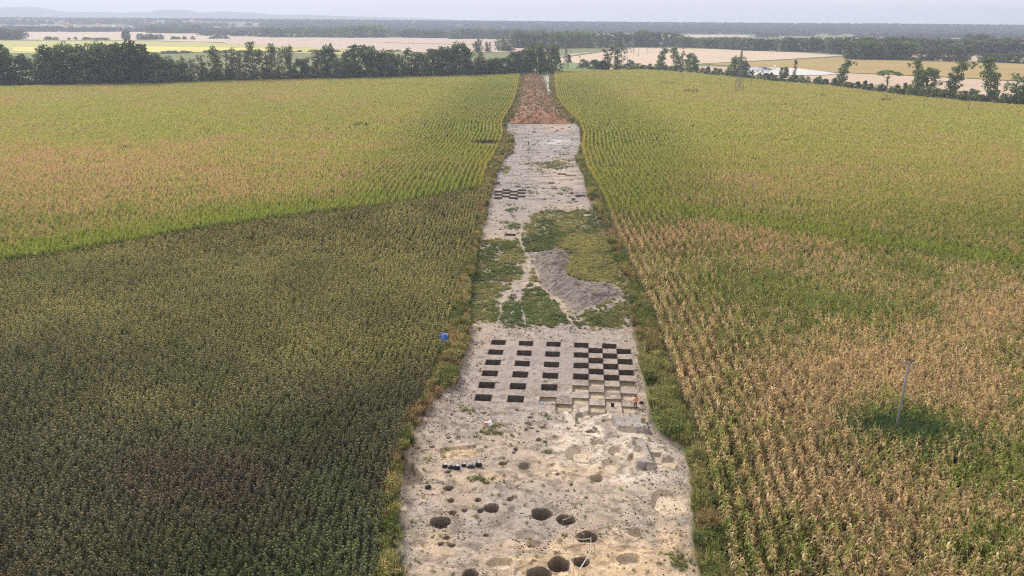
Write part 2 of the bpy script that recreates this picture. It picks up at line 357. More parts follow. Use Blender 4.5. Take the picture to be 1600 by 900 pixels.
def poly_sd(px, py, poly):
    """signed distance, >0 inside"""
    d = np.full(px.shape, 1e9); ins = np.zeros(px.shape, bool); n = len(poly)
    for i in range(n):
        ax, ay = poly[i]; bx, by = poly[(i+1) % n]; ex, ey = bx-ax, by-ay
        t = np.clip(((px-ax)*ex+(py-ay)*ey)/(ex*ex+ey*ey+1e-12), 0, 1)
        d = np.minimum(d, np.hypot(px-ax-t*ex, py-ay-t*ey))
        c = ((ay > py) != (by > py)) & (px < (bx-ax)*(py-ay)/((by-ay) if by != ay else 1e-9)+ax)
        ins ^= c
    return np.where(ins, d, -d)
def wpoly(poly, z=-.5):
    x, y = W(poly[:, 0], poly[:, 1], z); return np.stack([x, y], 1)
def grass_mask(px, py, x, y):
    n2 = fbm(x/1.6, y/1.9, 90, 4); n1 = fbm(x/6, y/8, 95, 3); g = 0
    g = .78*ss(368, 380, py)*ss(520, 500, py)*(1-.75*np.exp(-((px-822)/16)**2-((py-425)/24)**2))*(1-.5*np.exp(-((px-800)/30)**2-((py-455)/9)**2))
    g = g+.5*ss(322, 332, py)*ss(372, 362, py)*ss(812, 835, px)
    for cx, cy, rx, ry, w in GB: g = g+w*np.exp(-((px-cx)/rx)**2-((py-cy)/ry)**2)
    g = np.minimum(g, 1.5)
    n0 = fbm(x/.45, y/.5, 97, 3); g = g-.55*ss(.5, .75, fbm(x/2.6, y/3.5, 98, 4)); m = ss(.28, 1.0, g*.72+(n2-.5)*1.1+(n0-.5)*1.1+(n1-.5)*.3)*ss(.06, .3, g)
    # trodden paths through the grass
    def path(pts, w):
        pts = np.array(pts, float); d = np.full(px.shape, 1e9)
        for a, b in zip(pts[:-1], pts[1:]):
            e = b-a; t = np.clip(((px-a[0])*e[0]+(py-a[1])*e[1])/(e@e), 0, 1)
            d = np.minimum(d, np.hypot(px-a[0]-t*e[0], (py-a[1]-t*e[1])))
        return ss(w*1.4, w*.4, d+(n2-.5)*w*1.5)
    pm = np.maximum.reduce([path([(783,470),(782,490),(772,520)], 2.6), path([(811,466),(818,490),(822,515)], 1.8),
        path([(835,405),(850,450),(872,468),(885,490),(897,515)], 4.5), path([(828,400),(822,430),(800,455),(783,470)], 8), path([(815,440),(808,468)], 7), path([(811,320),(815,350),(812,375),(822,400)], 3.2), path([(885,508),(868,520)], 2)])
    pm = np.maximum(pm, np.exp(-((px-797)/16)**2-((py-367)/4)**2)*1.3); pm = np.maximum(pm, np.exp(-((px-826)/13)**2-((py-378)/3.5)**2)*1.3)
    pm = np.maximum(pm, np.exp(-((px-881)/14)**2-((py-394)/4)**2)*1.2)
    return np.clip(m*(1-np.clip(pm, 0, 1)), 0, 1)

# ------------------------------------------------------------------ the ground: one sheet, pits and heaps keep their own faces
def seq(a, b, s): return np.arange(a, b, s)
def geo(a, b, s, k):
    r = []; x = a
    while x < b: r.append(x); x += s; s *= k
    return np.array(r+[b])
FS = .11
ul = [seq(-15, 25, FS)]; uex = [k*CELL+e for k in range(0, 11) for e in (-.014, .014)]
ul = ul[0]; ul = ul[np.min(np.abs(ul[:, None]-np.array([k*CELL for k in range(11)])), 1) > .06]
U = np.sort(np.concatenate([ul, uex, -geo(15.1, 75, .45, 1.02), -geo(76, 12000, 4, 1.22), geo(25.1, 45, .6, 1.03), geo(46, 12000, 3, 1.22)]))
vl = seq(-66, 1.2, FS); vl = vl[np.min(np.abs(vl[:, None]-np.array([-k*CELL for k in range(13)])), 1) > .06]
vex = [-k*CELL+e for k in range(0, 13) for e in (-.014, .014)]
Vv = np.sort(np.concatenate([-geo(66.2, 110, 1.5, 1.1), -geo(112, 3000, 20, 1.4), vl, vex, seq(1.3, 75, .28), seq(75, 105, .55), seq(105, 135, .22), seq(135, 290, .55), geo(290, 560, 1.6, 1.004), geo(565, 15500, 12, 1.06)]))
nu, nv = len(U), len(Vv)
GU, GV = np.meshgrid(U, Vv); X, Y = xy(GU, GV); X = X.ravel(); Y = Y.ravel(); GU = GU.ravel(); GV = GV.ravel()
print('ground', nu, nv, nu*nv)
def terrain(x, y):
    """broad shape of the land: flat, a low wooded rise far off"""
    return 30*ss(3400, 5600, y)*(.85+.3*fbm(x/2500, y/2500, 5, 2))
PX, PY, PD = P(X, Y, 0*X-.5)
ahead = Y > 30
near = ahead & (Y < Y_END+30) & (np.abs(GU) < 80)
Z = terrain(X, Y)
COL = np.zeros((len(X), 3)); OWN = np.zeros(len(X), np.int32)
din = np.minimum(X-ev(FL_L, Y), ev(FL_R, Y)-X)          # metres inside the stripped floor
din = np.minimum(din, Y_END-Y)
i = np.where(near)[0]; x, y, px, py, u, v = X[i], Y[i], PX[i], PY[i], GU[i], GV[i]
nA = fbm(x/1.1, y/1.1, 101, 4); nB = fbm(x/5, y/5, 111, 3); nC = fbm(x/.35, y/.35, 121, 3)
d = din[i]+(nB-.5)*1.1+(nA-.5)*.7
inside = ss(-.45, .2, d)
z = .25*(nA-.3)*ss(6, 0, np.abs(d))*(1-inside)*2.0 - .55*inside + (nA-.5)*.10*inside+(nC-.5)*.05
# heap of dug earth along the left rim of the floor
cl = lambda cx, cy, rx, ry: np.exp(-((px-cx)/rx)**2-((py-cy)/ry)**2)
for (cx, cy, rx, ry, h) in ((698,625,14,9,.7),(683,640,14,9,.6),(668,662,18,9,.6),(652,684,13,7,.55),(622,770,10,12,.5),(632,800,8,12,.5),(632,870,8,18,.45)):
    z = z+cl(cx, cy, rx, ry)*h*(.6+.8*nA)
# raised flat blocks and steps on the right
def block(poly, h, soft=.06):
    global z
    sdm = poly_sd(x, y, wpoly(np.array(poly, float))); z = z+h*ss(-soft, soft, sdm); return sdm
block([(985,690),(1004,690),(1022,733),(995,731)], .75, .04)
block([(955,655),(1000,652),(1014,676),(965,672)], .6, .05)
b1 = block([(989,683),(1003,684),(1002,690),(991,704),(989,704)], -.4, .04)
b2 = block([(1018,706),(1033,707),(1036,727),(1024,732)], -.4, .04)
block([(900,646),(925,640),(948,641),(948,645),(925,650),(925,655),(900,662)], -.4, .1)
block([(628,722),(643,722),(660,745),(657,755),(630,757)], -.9, .2)
block([(688,700),(744,694),(744,714),(690,715)], -.3, .1)
z0 = z.copy()
own = np.zeros(len(i), np.int32); depth = np.zeros(len(i)); soilk = np.zeros(len(i)); sandk = np.zeros(len(i)); darkc = np.zeros(len(i)); PIT_META = []
def add_own(label, cat, group, name='excavation_pit'):
    PIT_META.append((name, label, cat, group)); return len(PIT_META)
rows_of = {}
for (ci, rj), dep in sorted(SQ.items(), key=lambda t: (t[0][1], t[0][0])):
    rows_of.setdefault(rj, []).append(ci)
for (ci, rj), dep in sorted(SQ.items(), key=lambda t: (t[0][1], t[0][0])):
    u1, v1 = ci*CELL, -(rj+1)*CELL
    m = (u > u1+.001) & (u < u1+CELL-.001) & (v > v1+.001) & (v < v1+CELL-.001)
    wall = ss(0, .02, np.minimum.reduce([u-u1-.012, u1+CELL-.012-u, v-v1-.012, v1+CELL-.012-v]))
    depth = np.where(m, dep*wall*(.97+.06*vnoise(u*2, v*2, ci*7+rj)), depth)
    k = rows_of[rj].index(ci); nrow = len(rows_of[rj])
    look = 'deep dark' if dep > .65 else ('half deep' if dep > .38 else 'shallow pale')
    rowname = ORD[rj]+' row of the dig grid counted from the back'
    lab = f'{look} square pit, {ORD[k]} from left in the {ORD[rj]} row from the back'
    o_id = add_own(lab, 'pit', 'square pits of the dig grid'); own[m] = o_id
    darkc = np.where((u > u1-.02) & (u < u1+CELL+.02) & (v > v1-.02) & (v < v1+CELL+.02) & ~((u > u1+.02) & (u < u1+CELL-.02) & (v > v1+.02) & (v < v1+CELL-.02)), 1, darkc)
    sandk = np.where(m & (dep < .6), .9, sandk); soilk = np.where(m, 1, soilk)
for (cx, cy, rx, ry, dep, soft, kind, lab) in PITS:
    wx, wy = W(cx, cy, -.55); wy0 = W(cx, cy-ry, -.55)[1]; wy1 = W(cx, cy+ry, -.55)[1]; k = ppm(cy)
    ax_ = rx/k; ay_ = abs(wy0-wy1)/2; wyc = (wy0+wy1)/2
    dx_, dy_ = x-wx, y-wyc
    if abs(ay_) > 8: continue
    ang = np.arctan2(dy_/ay_, dx_/ax_); q = np.hypot(dx_/ax_, dy_/ay_)
    q = q*(1+.05*np.sin(3*ang+cx)+.035*np.sin(5*ang+cy)+.06*(nA-.5))
    f = 1-ss(1-soft-.04, 1, q)
    if soft > .2: f = f*(1-.35*q)
    m = q < 1
    depth = np.where(m, np.maximum(depth, dep*f), depth)
    if lab:
        big = rx > 10
        o_id = add_own(lab, 'pit', 'round pits in the stripped floor' if big else 'small postholes in the stripped floor', 'round_pit' if big else 'posthole')
        own = np.where(m, o_id, own)
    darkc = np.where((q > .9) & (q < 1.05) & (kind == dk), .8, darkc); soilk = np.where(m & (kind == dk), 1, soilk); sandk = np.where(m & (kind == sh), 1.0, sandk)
    if kind == dk: sandk = np.where(m & (f > .97) & (cy > 780), .3, sandk)
fi = 0
for lst, gname in ((FARSQ, 'checkerboard pits far up the floor'), (FARX, 'single trial pits in the grassy floor'), (SMALLFAR, None)):
    for t in lst:
        cx, cy, hw, hh = t[:4]; dep = t[4] if len(t) > 4 else .45
        x1, ya = W(cx-hw, cy+hh, -.55); x2, yb = W(cx+hw, cy-hh, -.55)
        m = (x > x1) & (x < x2) & (y > ya) & (y < yb)
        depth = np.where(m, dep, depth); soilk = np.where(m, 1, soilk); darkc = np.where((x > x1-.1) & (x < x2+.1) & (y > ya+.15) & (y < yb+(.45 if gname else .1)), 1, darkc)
        if gname:
            fi += 1
            if lst is FARX:
                lab = ['lone narrow dark pit on the pale patch left of the grass', 'lone narrow dark pit with a white object behind it', 'left one of two tiny dark pits behind the grey earth heap', 'right one of two tiny dark pits behind the grey earth heap'][lst.index(t)]
            else:
                same = [s for s in FARSQ if s[1] == cy]; lab = f'small dark square pit, {ORD[same.index(t)]} from the left in the {ORD[sorted(set(s[1] for s in FARSQ)).index(cy)]} row of the far checkerboard'
            own = np.where(m, add_own(lab, 'pit', gname), own)
# grey heap of dug earth
mw = wpoly(MOUND); msd = poly_sd(x, y, mw)+(nB-.5)*1.6+(nA-.5)*1.6
mh = ss(-.3, 3.5, msd)*(.5+.9*nB)*(.6+.8*nA)*.9+(nC-.5)*.2*ss(0, 1, msd)
z = z+np.where(msd > -.3, mh, 0)
heap_id = add_own('low grey brown heap of dug earth across the grassy floor', 'earth heap', None, 'earth_heap')
own = np.where((msd > -.1) & (own == 0), heap_id, own)
# long red brown topsoil heap at the far end of the trench
rpoly = wpoly(np.array([(800,192),(892,192),(880,180),(866,165),(858,145),(850,122),(838,116),(818,116),(812,125),(810,150),(802,172)], float), 0)
i2 = np.where(ahead & (Y > Y_END-10) & (Y < Y_FIELD+40) & (np.abs(X-15) < 60))[0]
rs = poly_sd(X[i2], Y[i2], rpoly)+(fbm(X[i2]/6, Y[i2]/9, 7, 3)-.5)*5
rh = ss(0, 9, rs)*(1.6+1.5*fbm(X[i2]/11, Y[i2]/24, 17, 3))*ss(Y_END-4, Y_END+14, Y[i2]+6*fbm(X[i2]/4, X[i2]/4, 3, 3))
z = z-depth
Z[i] = Z[i]+z; OWN[i] = own
Z[i2] = np.where(rs > 0, np.maximum(Z[i2], 0)+rh, Z[i2])
red_id = add_own('long heap of topsoil overgrown with rusty red weeds at the far end', 'earth heap', None, 'earth_heap')
OWN[i2] = np.where(rs > .5, red_id, OWN[i2])
# colours
n1 = fbm(X/35, Y/35, 131, 3); n2 = fbm(X/4, Y/4, 141, 3)
COL[:] = lerp(np.broadcast_to(A(.06, .052, .036), COL.shape), A(.085, .09, .045), n2)
far_ = ss(600, 700, Y)
COL[:] = lerp(COL, A(.135, .15, .07), far_)
fc = floor_color(px, py, x, y); gm = grass_mask(px, py, x, y)
bankc = lerp(np.broadcast_to(A(.14, .12, .09), fc.shape), A(.075, .085, .04), ss(.3, .7, nA))
c = lerp(bankc, fc, ss(-.3, .25, d))
c = lerp(c, A(.13, .135, .075), gm*.5*inside)
c = lerp(c, A(.165, .142, .130), ss(-.3, .3, msd)); c = c*(1+((nA-.5)*.9*ss(0, 1, msd)))[:, None]
c = lerp(c, A(.40, .345, .29), np.clip(sum(cl(*t) for t in ((700,622,14,9),(680,640,14,9),(655,675,16,12),(622,770,9,10),(635,800,8,12),(635,870,9,18)))*.8, 0, .8))
c = lerp(c, A(.27, .24, .22)*(.85+.3*nA)[:, None], np.clip(np.exp(-((px-1040)/48)**2-((py-786)/36)**2), 0, 1)*.6)
for bp in ([(985,690),(1004,690),(1022,733),(995,731)], [(955,655),(1000,652),(1014,676),(965,672)]): c = lerp(c, A(.27, .245, .23)*(.9+.2*nA)[:, None], ss(-.1, .1, poly_sd(x, y, wpoly(np.array(bp, float))))*.8)
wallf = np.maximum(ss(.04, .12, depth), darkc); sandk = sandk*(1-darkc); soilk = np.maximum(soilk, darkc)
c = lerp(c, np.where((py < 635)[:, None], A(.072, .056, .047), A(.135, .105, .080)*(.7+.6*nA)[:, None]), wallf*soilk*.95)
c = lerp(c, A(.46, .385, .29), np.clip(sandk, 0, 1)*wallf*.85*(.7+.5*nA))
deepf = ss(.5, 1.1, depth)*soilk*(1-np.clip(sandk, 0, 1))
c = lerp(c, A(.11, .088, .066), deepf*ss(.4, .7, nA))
for kx, ky in ((820,729),(857,706),(928,747)): c = lerp(c, A(.07, .11, .045), np.clip(cl(kx, ky, 8, 4)*1.2, 0, 1)*.85)
infield = (d < -.3); off = ss(0, 3, -np.minimum(x-ev(CROP_L, y), ev(CROP_R, y)-x))
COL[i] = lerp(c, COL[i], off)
# overgrown heap and the side path beside it
cr_ = lerp(np.broadcast_to(A(.20, .125, .085), (len(i2), 3)), A(.13, .13, .065), ss(.55, .75, fbm(X[i2]/5, Y[i2]/7, 77, 4))); COL[i2] = lerp(COL[i2], cr_, ss(-1, 2, rs))
band = (PY[i2] < 194) & (PY[i2] > 184) & (PX[i2] > 796) & (PX[i2] < 893); COL[i2] = np.where(band[:, None], A(.20, .11, .065), COL[i2])
pp = np.exp(-((PX[i2]-(856+np.maximum(PY[i2]-125, 0)*.15))/3.6)**2)*ss(162, 155, PY[i2])*ss(115, 119, PY[i2]); COL[i2] = lerp(COL[i2], A(.36, .34, .34), np.clip(pp*1.3, 0, 1)*ss(.3, .5, fbm(X[i2]/2, Y[i2]/6, 3, 3)))
nt_ = np.exp(-((px-760)/28)**2-((py-228)/5)**2); Zi = COL[i]; COL[i] = lerp(Zi, A(.17, .12, .08), np.clip(nt_*1.5, 0, 1)*.9); del Zi
# faces
a = (np.arange(nv-1)[:, None]*nu+np.arange(nu-1)[None]).ravel().astype(np.int32)
F4 = np.stack([a, a+1, a+nu+1, a+nu], 1)
fo = np.minimum(np.minimum(OWN[F4[:, 0]], OWN[F4[:, 1]]), np.minimum(OWN[F4[:, 2]], OWN[F4[:, 3]])); fm = OWN[F4].max(1)
fo = fm                                                  # a face belongs to the pit it touches
fcen_y = Y[F4].mean(1); fcen_in = din[F4].mean(1)
VV = np.stack([X, Y, Z], 1)
def sub(name, mask, mat):
    f = F4[mask]; used, inv = np.unique(f, return_inverse=True)
    me = np_mesh(name, VV[used], inv.reshape(f.shape), mat, COL[used]); o = link(bpy.data.objects.new(name, me)); return o
isfloor = (fcen_in > -.6) & (fcen_y < Y_END+1) & (fcen_y > 55) & (fo == 0)
tag(sub('ground', (fo == 0) & ~isfloor, M_SOIL), kind='structure', label='field soil and open land reaching to the horizon')
tag(sub('excavation_ground', isfloor, M_SOIL), kind='structure', label='long stripped pale floor of the archaeological trench')
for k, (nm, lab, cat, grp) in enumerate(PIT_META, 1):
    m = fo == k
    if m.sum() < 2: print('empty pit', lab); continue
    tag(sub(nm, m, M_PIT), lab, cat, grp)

# ground height for things that stand on the floor
_hk = None
def ground_z(x, y):
    u_, v_ = uv(x, y); a_ = np.clip(np.searchsorted(U, u_)-1, 0, nu-2); b_ = np.clip(np.searchsorted(Vv, v_)-1, 0, nv-2)
    Zg = Z.reshape(nv, nu); fu = (u_-U[a_])/(U[a_+1]-U[a_]); fv = (v_-Vv[b_])/(Vv[b_+1]-Vv[b_])
    return Zg[b_, a_]*(1-fu)*(1-fv)+Zg[b_, a_+1]*fu*(1-fv)+Zg[b_+1, a_]*(1-fu)*fv+Zg[b_+1, a_+1]*fu*fv
def at(px, py, floor=True):
    x, y = W(px, py, -.55 if floor else 0.0); x = float(x); y = float(y); z = float(ground_z(np.array([x]), np.array([y]))[0]); return Vector((x, y, z))

# ------------------------------------------------------------------ scattered plants (stuff)
def scatter(name, pts, rotz, scl, col, idx, variants, label, tilt=None):
    """points carrying size, turn, kind and plant colour; geometry nodes place a plant on each"""
    n = len(pts); me = bpy.data.meshes.new(name); me.vertices.add(n); me.vertices.foreach_set('co', np.asarray(pts, np.float32).ravel())
    def at_(nm, ty, key, arr):
        a = me.attributes.new(nm, ty, 'POINT'); a.data.foreach_set(key, np.ascontiguousarray(arr).ravel())
    if tilt is None: tilt = RNG.normal(0, .13, (n, 2))
    at_('turn', 'FLOAT_VECTOR', 'vector', np.c_[tilt, rotz].astype(np.float32)); at_('size', 'FLOAT_VECTOR', 'vector', np.asarray(scl, np.float32) if np.ndim(scl) == 2 else np.repeat(np.asarray(scl, np.float32)[:, None], 3, 1))
    at_('pcol', 'FLOAT_COLOR', 'color', np.c_[col, np.ones(n)].astype(np.float32)); at_('pick', 'INT', 'value', np.asarray(idx, np.int32))
    o = link(bpy.data.objects.new(name, me)); tag(o, label, kind='stuff')
    ng = bpy.data.node_groups.new(name+'_nodes', 'GeometryNodeTree')
    ng.interface.new_socket('Geometry', in_out='INPUT', socket_type='NodeSocketGeometry'); ng.interface.new_socket('Geometry', in_out='OUTPUT', socket_type='NodeSocketGeometry')
    N = ng.nodes; L = ng.links; gi = N.new('NodeGroupInput'); go = N.new('NodeGroupOutput'); ip = N.new('GeometryNodeInstanceOnPoints')
    jn = N.new('GeometryNodeJoinGeometry')
    for vo in reversed(variants):
        oi = N.new('GeometryNodeObjectInfo'); oi.inputs[0].default_value = vo; oi.inputs['As Instance'].default_value = True
        L.new(oi.outputs['Geometry'], jn.inputs[0])
    mp_ = N.new('GeometryNodeMeshToPoints'); L.new(gi.outputs[0], mp_.inputs[0]); L.new(mp_.outputs[0], ip.inputs['Points'])
    L.new(jn.outputs[0], ip.inputs['Instance']); ip.inputs['Pick Instance'].default_value = True
    def na(nm, dt):
        q = N.new('GeometryNodeInputNamedAttribute'); q.data_type = dt; q.inputs[0].default_value = nm; return q.outputs[0]
    e2 = N.new('FunctionNodeEulerToRotation'); L.new(na('turn', 'FLOAT_VECTOR'), e2.inputs[0])
    L.new(na('pick', 'INT'), ip.inputs['Instance Index']); L.new(e2.outputs[0], ip.inputs['Rotation']); L.new(na('size', 'FLOAT_VECTOR'), ip.inputs['Scale'])
    L.new(ip.outputs[0], go.inputs[0])
    md = o.modifiers.new('scatter', 'NODES'); md.node_group = ng
    return o
def strip(V, Q, Cc, pts, wid, side, col):
    """ribbon leaf along pts (k,3) with half widths wid (k), side vector"""
    n = len(V); k = len(pts)
    for p, w in zip(pts, wid): V.append(p-side*w); V.append(p+side*w); Cc.append(col); Cc.append(col)
    for j in range(k-1): Q.append((n+2*j, n+2*j+1, n+2*j+3, n+2*j+2))
def maize_variant(seed, dense=True, n_pl=1, length=0.0, leafw=.052, nleaf=9, seg=4, hgt=2.1):
    r = random.Random(seed); V = []; Q = []; Cc = []
    for pl in range(n_pl):
        bx = r.uniform(-.12, .12) if n_pl > 1 else 0; by = (pl+.5)/n_pl*length-length/2 if n_pl > 1 else 0
        h = hgt*r.uniform(.85, 1.1); base = np.array([bx, by, 0.0])
        strip(V, Q, Cc, [base, base+np.array([.02, .02, h])], [leafw*.45, leafw*.3], np.array([.7, .7, 0]), (.9, .9, .8))
        strip(V, Q, Cc, [base, base+np.array([.02, .02, h])], [leafw*.45, leafw*.3], np.array([.7, -.7, 0]), (.9, .9, .8))
        for l in range(nleaf):
            zz = h*(.22+.72*l/nleaf); a = (l % 2)*math.pi+r.uniform(-.7, .7); dr = np.array([math.cos(a), math.sin(a), 0]); sd_ = np.array([-math.sin(a), math.cos(a), .25])
            ln = r.uniform(.35, .65)*(1-.3*l/nleaf); rise = r.uniform(.2, .55); drop = r.uniform(.3, 1.1)
            pts = []
            for j in range(seg+1):
                t = j/seg; pts.append(base+np.array([0, 0, zz])+dr*ln*t+np.array([0, 0, rise*math.sin(t*2.0)-drop*t*t*.6]))
            ws = [leafw*(.5+1.0*math.sin(math.pi*(.15+.8*j/seg))) * (1 if j < seg else .3) for j in range(seg+1)]
            b = r.uniform(.5, 1.45)*(.6+.6*l/nleaf)
            strip(V, Q, Cc, pts, ws, sd_, (b*r.uniform(.92, 1.12), b, b*r.uniform(.75, 1.1)))
        for a in range(3):                                # tassel
            dr = np.array([math.cos(a*2.1), math.sin(a*2.1), 0])*.13
            strip(V, Q, Cc, [base+np.array([0, 0, h*.96]), base+dr+np.array([0, 0, h+.26])], [.018, .012], np.array([dr[1]*8, -dr[0]*8, 0]), (1.35, 1.15, .9))
    return bpy.data.objects.new('maize_plant', np_mesh('maize_plant', np.array(V), np.array(Q), M_CROP, np.array(Cc)))
def sunflower_variant(seed, n_pl=1, length=0, hgt=1.65, big=1.0):
    r = random.Random(seed); V = []; Q = []; Cc = []
    for pl in range(n_pl):
        base = np.array([r.uniform(-.1, .1) if n_pl > 1 else 0, (pl+.5)/n_pl*length-length/2 if n_pl > 1 else 0, 0.0]); h = hgt*r.uniform(.85, 1.1)
        for sv in (np.array([.7, .7, 0]), np.array([.7, -.7, 0])):
            strip(V, Q, Cc, [base, base+np.array([0, 0, h*.96]), base+np.array([.1, .04, h])], [.022*big, .018*big, .014], sv, (1.2, .9, .75))
        for l in range(9):                                # drooping withered leaves
            zz = h*(.3+.6*l/9); a = l*2.4+r.uniform(-.4, .4); dr = np.array([math.cos(a), math.sin(a), 0]); sd_ = np.array([-math.sin(a), math.cos(a), 0])
            ln = r.uniform(.22, .38)*big; b = r.uniform(.6, 1.25)*(.6+.55*l/9)
            strip(V, Q, Cc, [base+np.array([0, 0, zz]), base+dr*ln*.55+np.array([0, 0, zz+.04]), base+dr*ln+np.array([0, 0, zz-.22])], [.02, .105*big, .03], sd_, (b, b*1.05, b*.9))
        a = r.uniform(0, 6.28); dr = np.array([math.cos(a), math.sin(a), -.9])   # hanging head: a dark disc with a dull yellow back and bracts
        c = base+np.array([.16*math.cos(a), .16*math.sin(a), h-.03]); nrm = dr/np.linalg.norm(dr); t1 = np.cross(nrm, [0, 0, 1.]); t1 /= np.linalg.norm(t1); t2 = np.cross(nrm, t1)
        n0 = len(V); rr = .092*big*r.uniform(.8, 1.2); hc = (2.1, 1.85, 1.25) if r.random() < .75 else (1.2, 1.0, .8)
        for k, (rad, off) in enumerate(((rr, .05), (rr*1.12, 0), (rr*.45, -.07))):
            for j in range(6):
                an = j*math.pi/3; V.append(c+(t1*math.cos(an)+t2*math.sin(an))*rad+nrm*off); Cc.append(hc if k else (.8, .6, .5))
        for k in range(2):
            for j in range(6): Q.append((n0+k*6+j, n0+k*6+(j+1) % 6, n0+(k+1)*6+(j+1) % 6, n0+(k+1)*6+j))
        for tri in ((0, 1, 2, 3), (0, 3, 4, 5)): Q.append(tuple(n0+q for q in tri)); Q.append(tuple(n0+12+q for q in tri))
    return bpy.data.objects.new('sunflower_plant', np_mesh('sunflower_plant', np.array(V), np.array(Q), M_CROP, np.array(Cc)))
def tuft_variant(seed, n=26, h=.6, w=.02, spread=.25, leafy=0.0):
    r = random.Random(seed); V = []; Q = []; Cc = []
    for k in range(n):
        a = r.uniform(0, 6.28); rr = spread*math.sqrt(r.random()); b0 = np.array([rr*math.cos(a), rr*math.sin(a), 0]); hh = h*r.uniform(.5, 1.1)
        l = np.array([math.cos(a+r.uniform(-1, 1)), math.sin(a+r.uniform(-1, 1)), 0])*hh*r.uniform(.1, .45); sdv = np.array([-l[1], l[0], 0]); sdv = sdv/(np.linalg.norm(sdv)+1e-6)
        b = r.uniform(.6, 1.4)
        strip(V, Q, Cc, [b0, b0+l*.4+np.array([0, 0, hh*.6]), b0+l+np.array([0, 0, hh])], [w, w*.9, w*.3], sdv, (b*r.uniform(.9, 1.15), b, b*.9))
        if r.random() < leafy:
            for q in range(4):
                zc = hh*r.uniform(.3, 1); an = r.uniform(0, 6.28); dd = np.array([math.cos(an), math.sin(an), r.uniform(-.2, .5)])*r.uniform(.08, .2); s2 = np.array([-math.sin(an), math.cos(an), 0]); c0 = b0+l*(zc/hh)*.6+np.array([0, 0, zc])
                strip(V, Q, Cc, [c0, c0+dd, c0+dd*1.8], [.01, w*2.2, .01], s2, (b, b, b*.9))
    return bpy.data.objects.new('weed_tuft', np_mesh('weed_tuft', np.array(V), np.array(Q), M_CROP, np.array(Cc)))

MZ_A = [maize_variant(s) for s in range(6)]
MZ_B = [maize_variant(20+s, n_pl=4, length=.95, leafw=.06, nleaf=6, seg=2) for s in range(5)]
MZ_C = [maize_variant(40+s, n_pl=5, length=2.0, leafw=.13, nleaf=5, seg=2) for s in range(4)]
SF_A = [sunflower_variant(s) for s in range(6)]
SF_B = [sunflower_variant(30+s, n_pl=4, length=1.0, big=1.15) for s in range(5)]
ROW = .75
def rows(side, y0, y1, step):
    ys = np.arange(y0, y1, step); K = int((min(y1, 760)*.64+60)/ROW)+4
    kk = np.arange(K); YY = ys[:, None]+RNG.uniform(0, step, (len(ys), K)); EE = ev(CROP_R if side > 0 else CROP_L, YY)
    XX = EE+side*((kk+.15)*ROW)[None]+RNG.normal(0, .09 if y1 < 200 else .05, YY.shape)
    x = XX.ravel(); y = YY.ravel(); k = np.repeat(kk[None], len(ys), 0).ravel()
    px, py, dd = P(x, y); m = (px > -90) & (px < 1690) & (py < 1010) & (x > -480) & (x < 520)
    return x[m], y[m], px[m], py[m], k[m]
TOPL = np.array([(-100,140),(0,138),(200,134),(420,127),(600,124),(750,120),(860,114),(1000,110),(1100,118),(1200,129),(1300,137),(1400,151),(1500,161),(1700,176)], float)
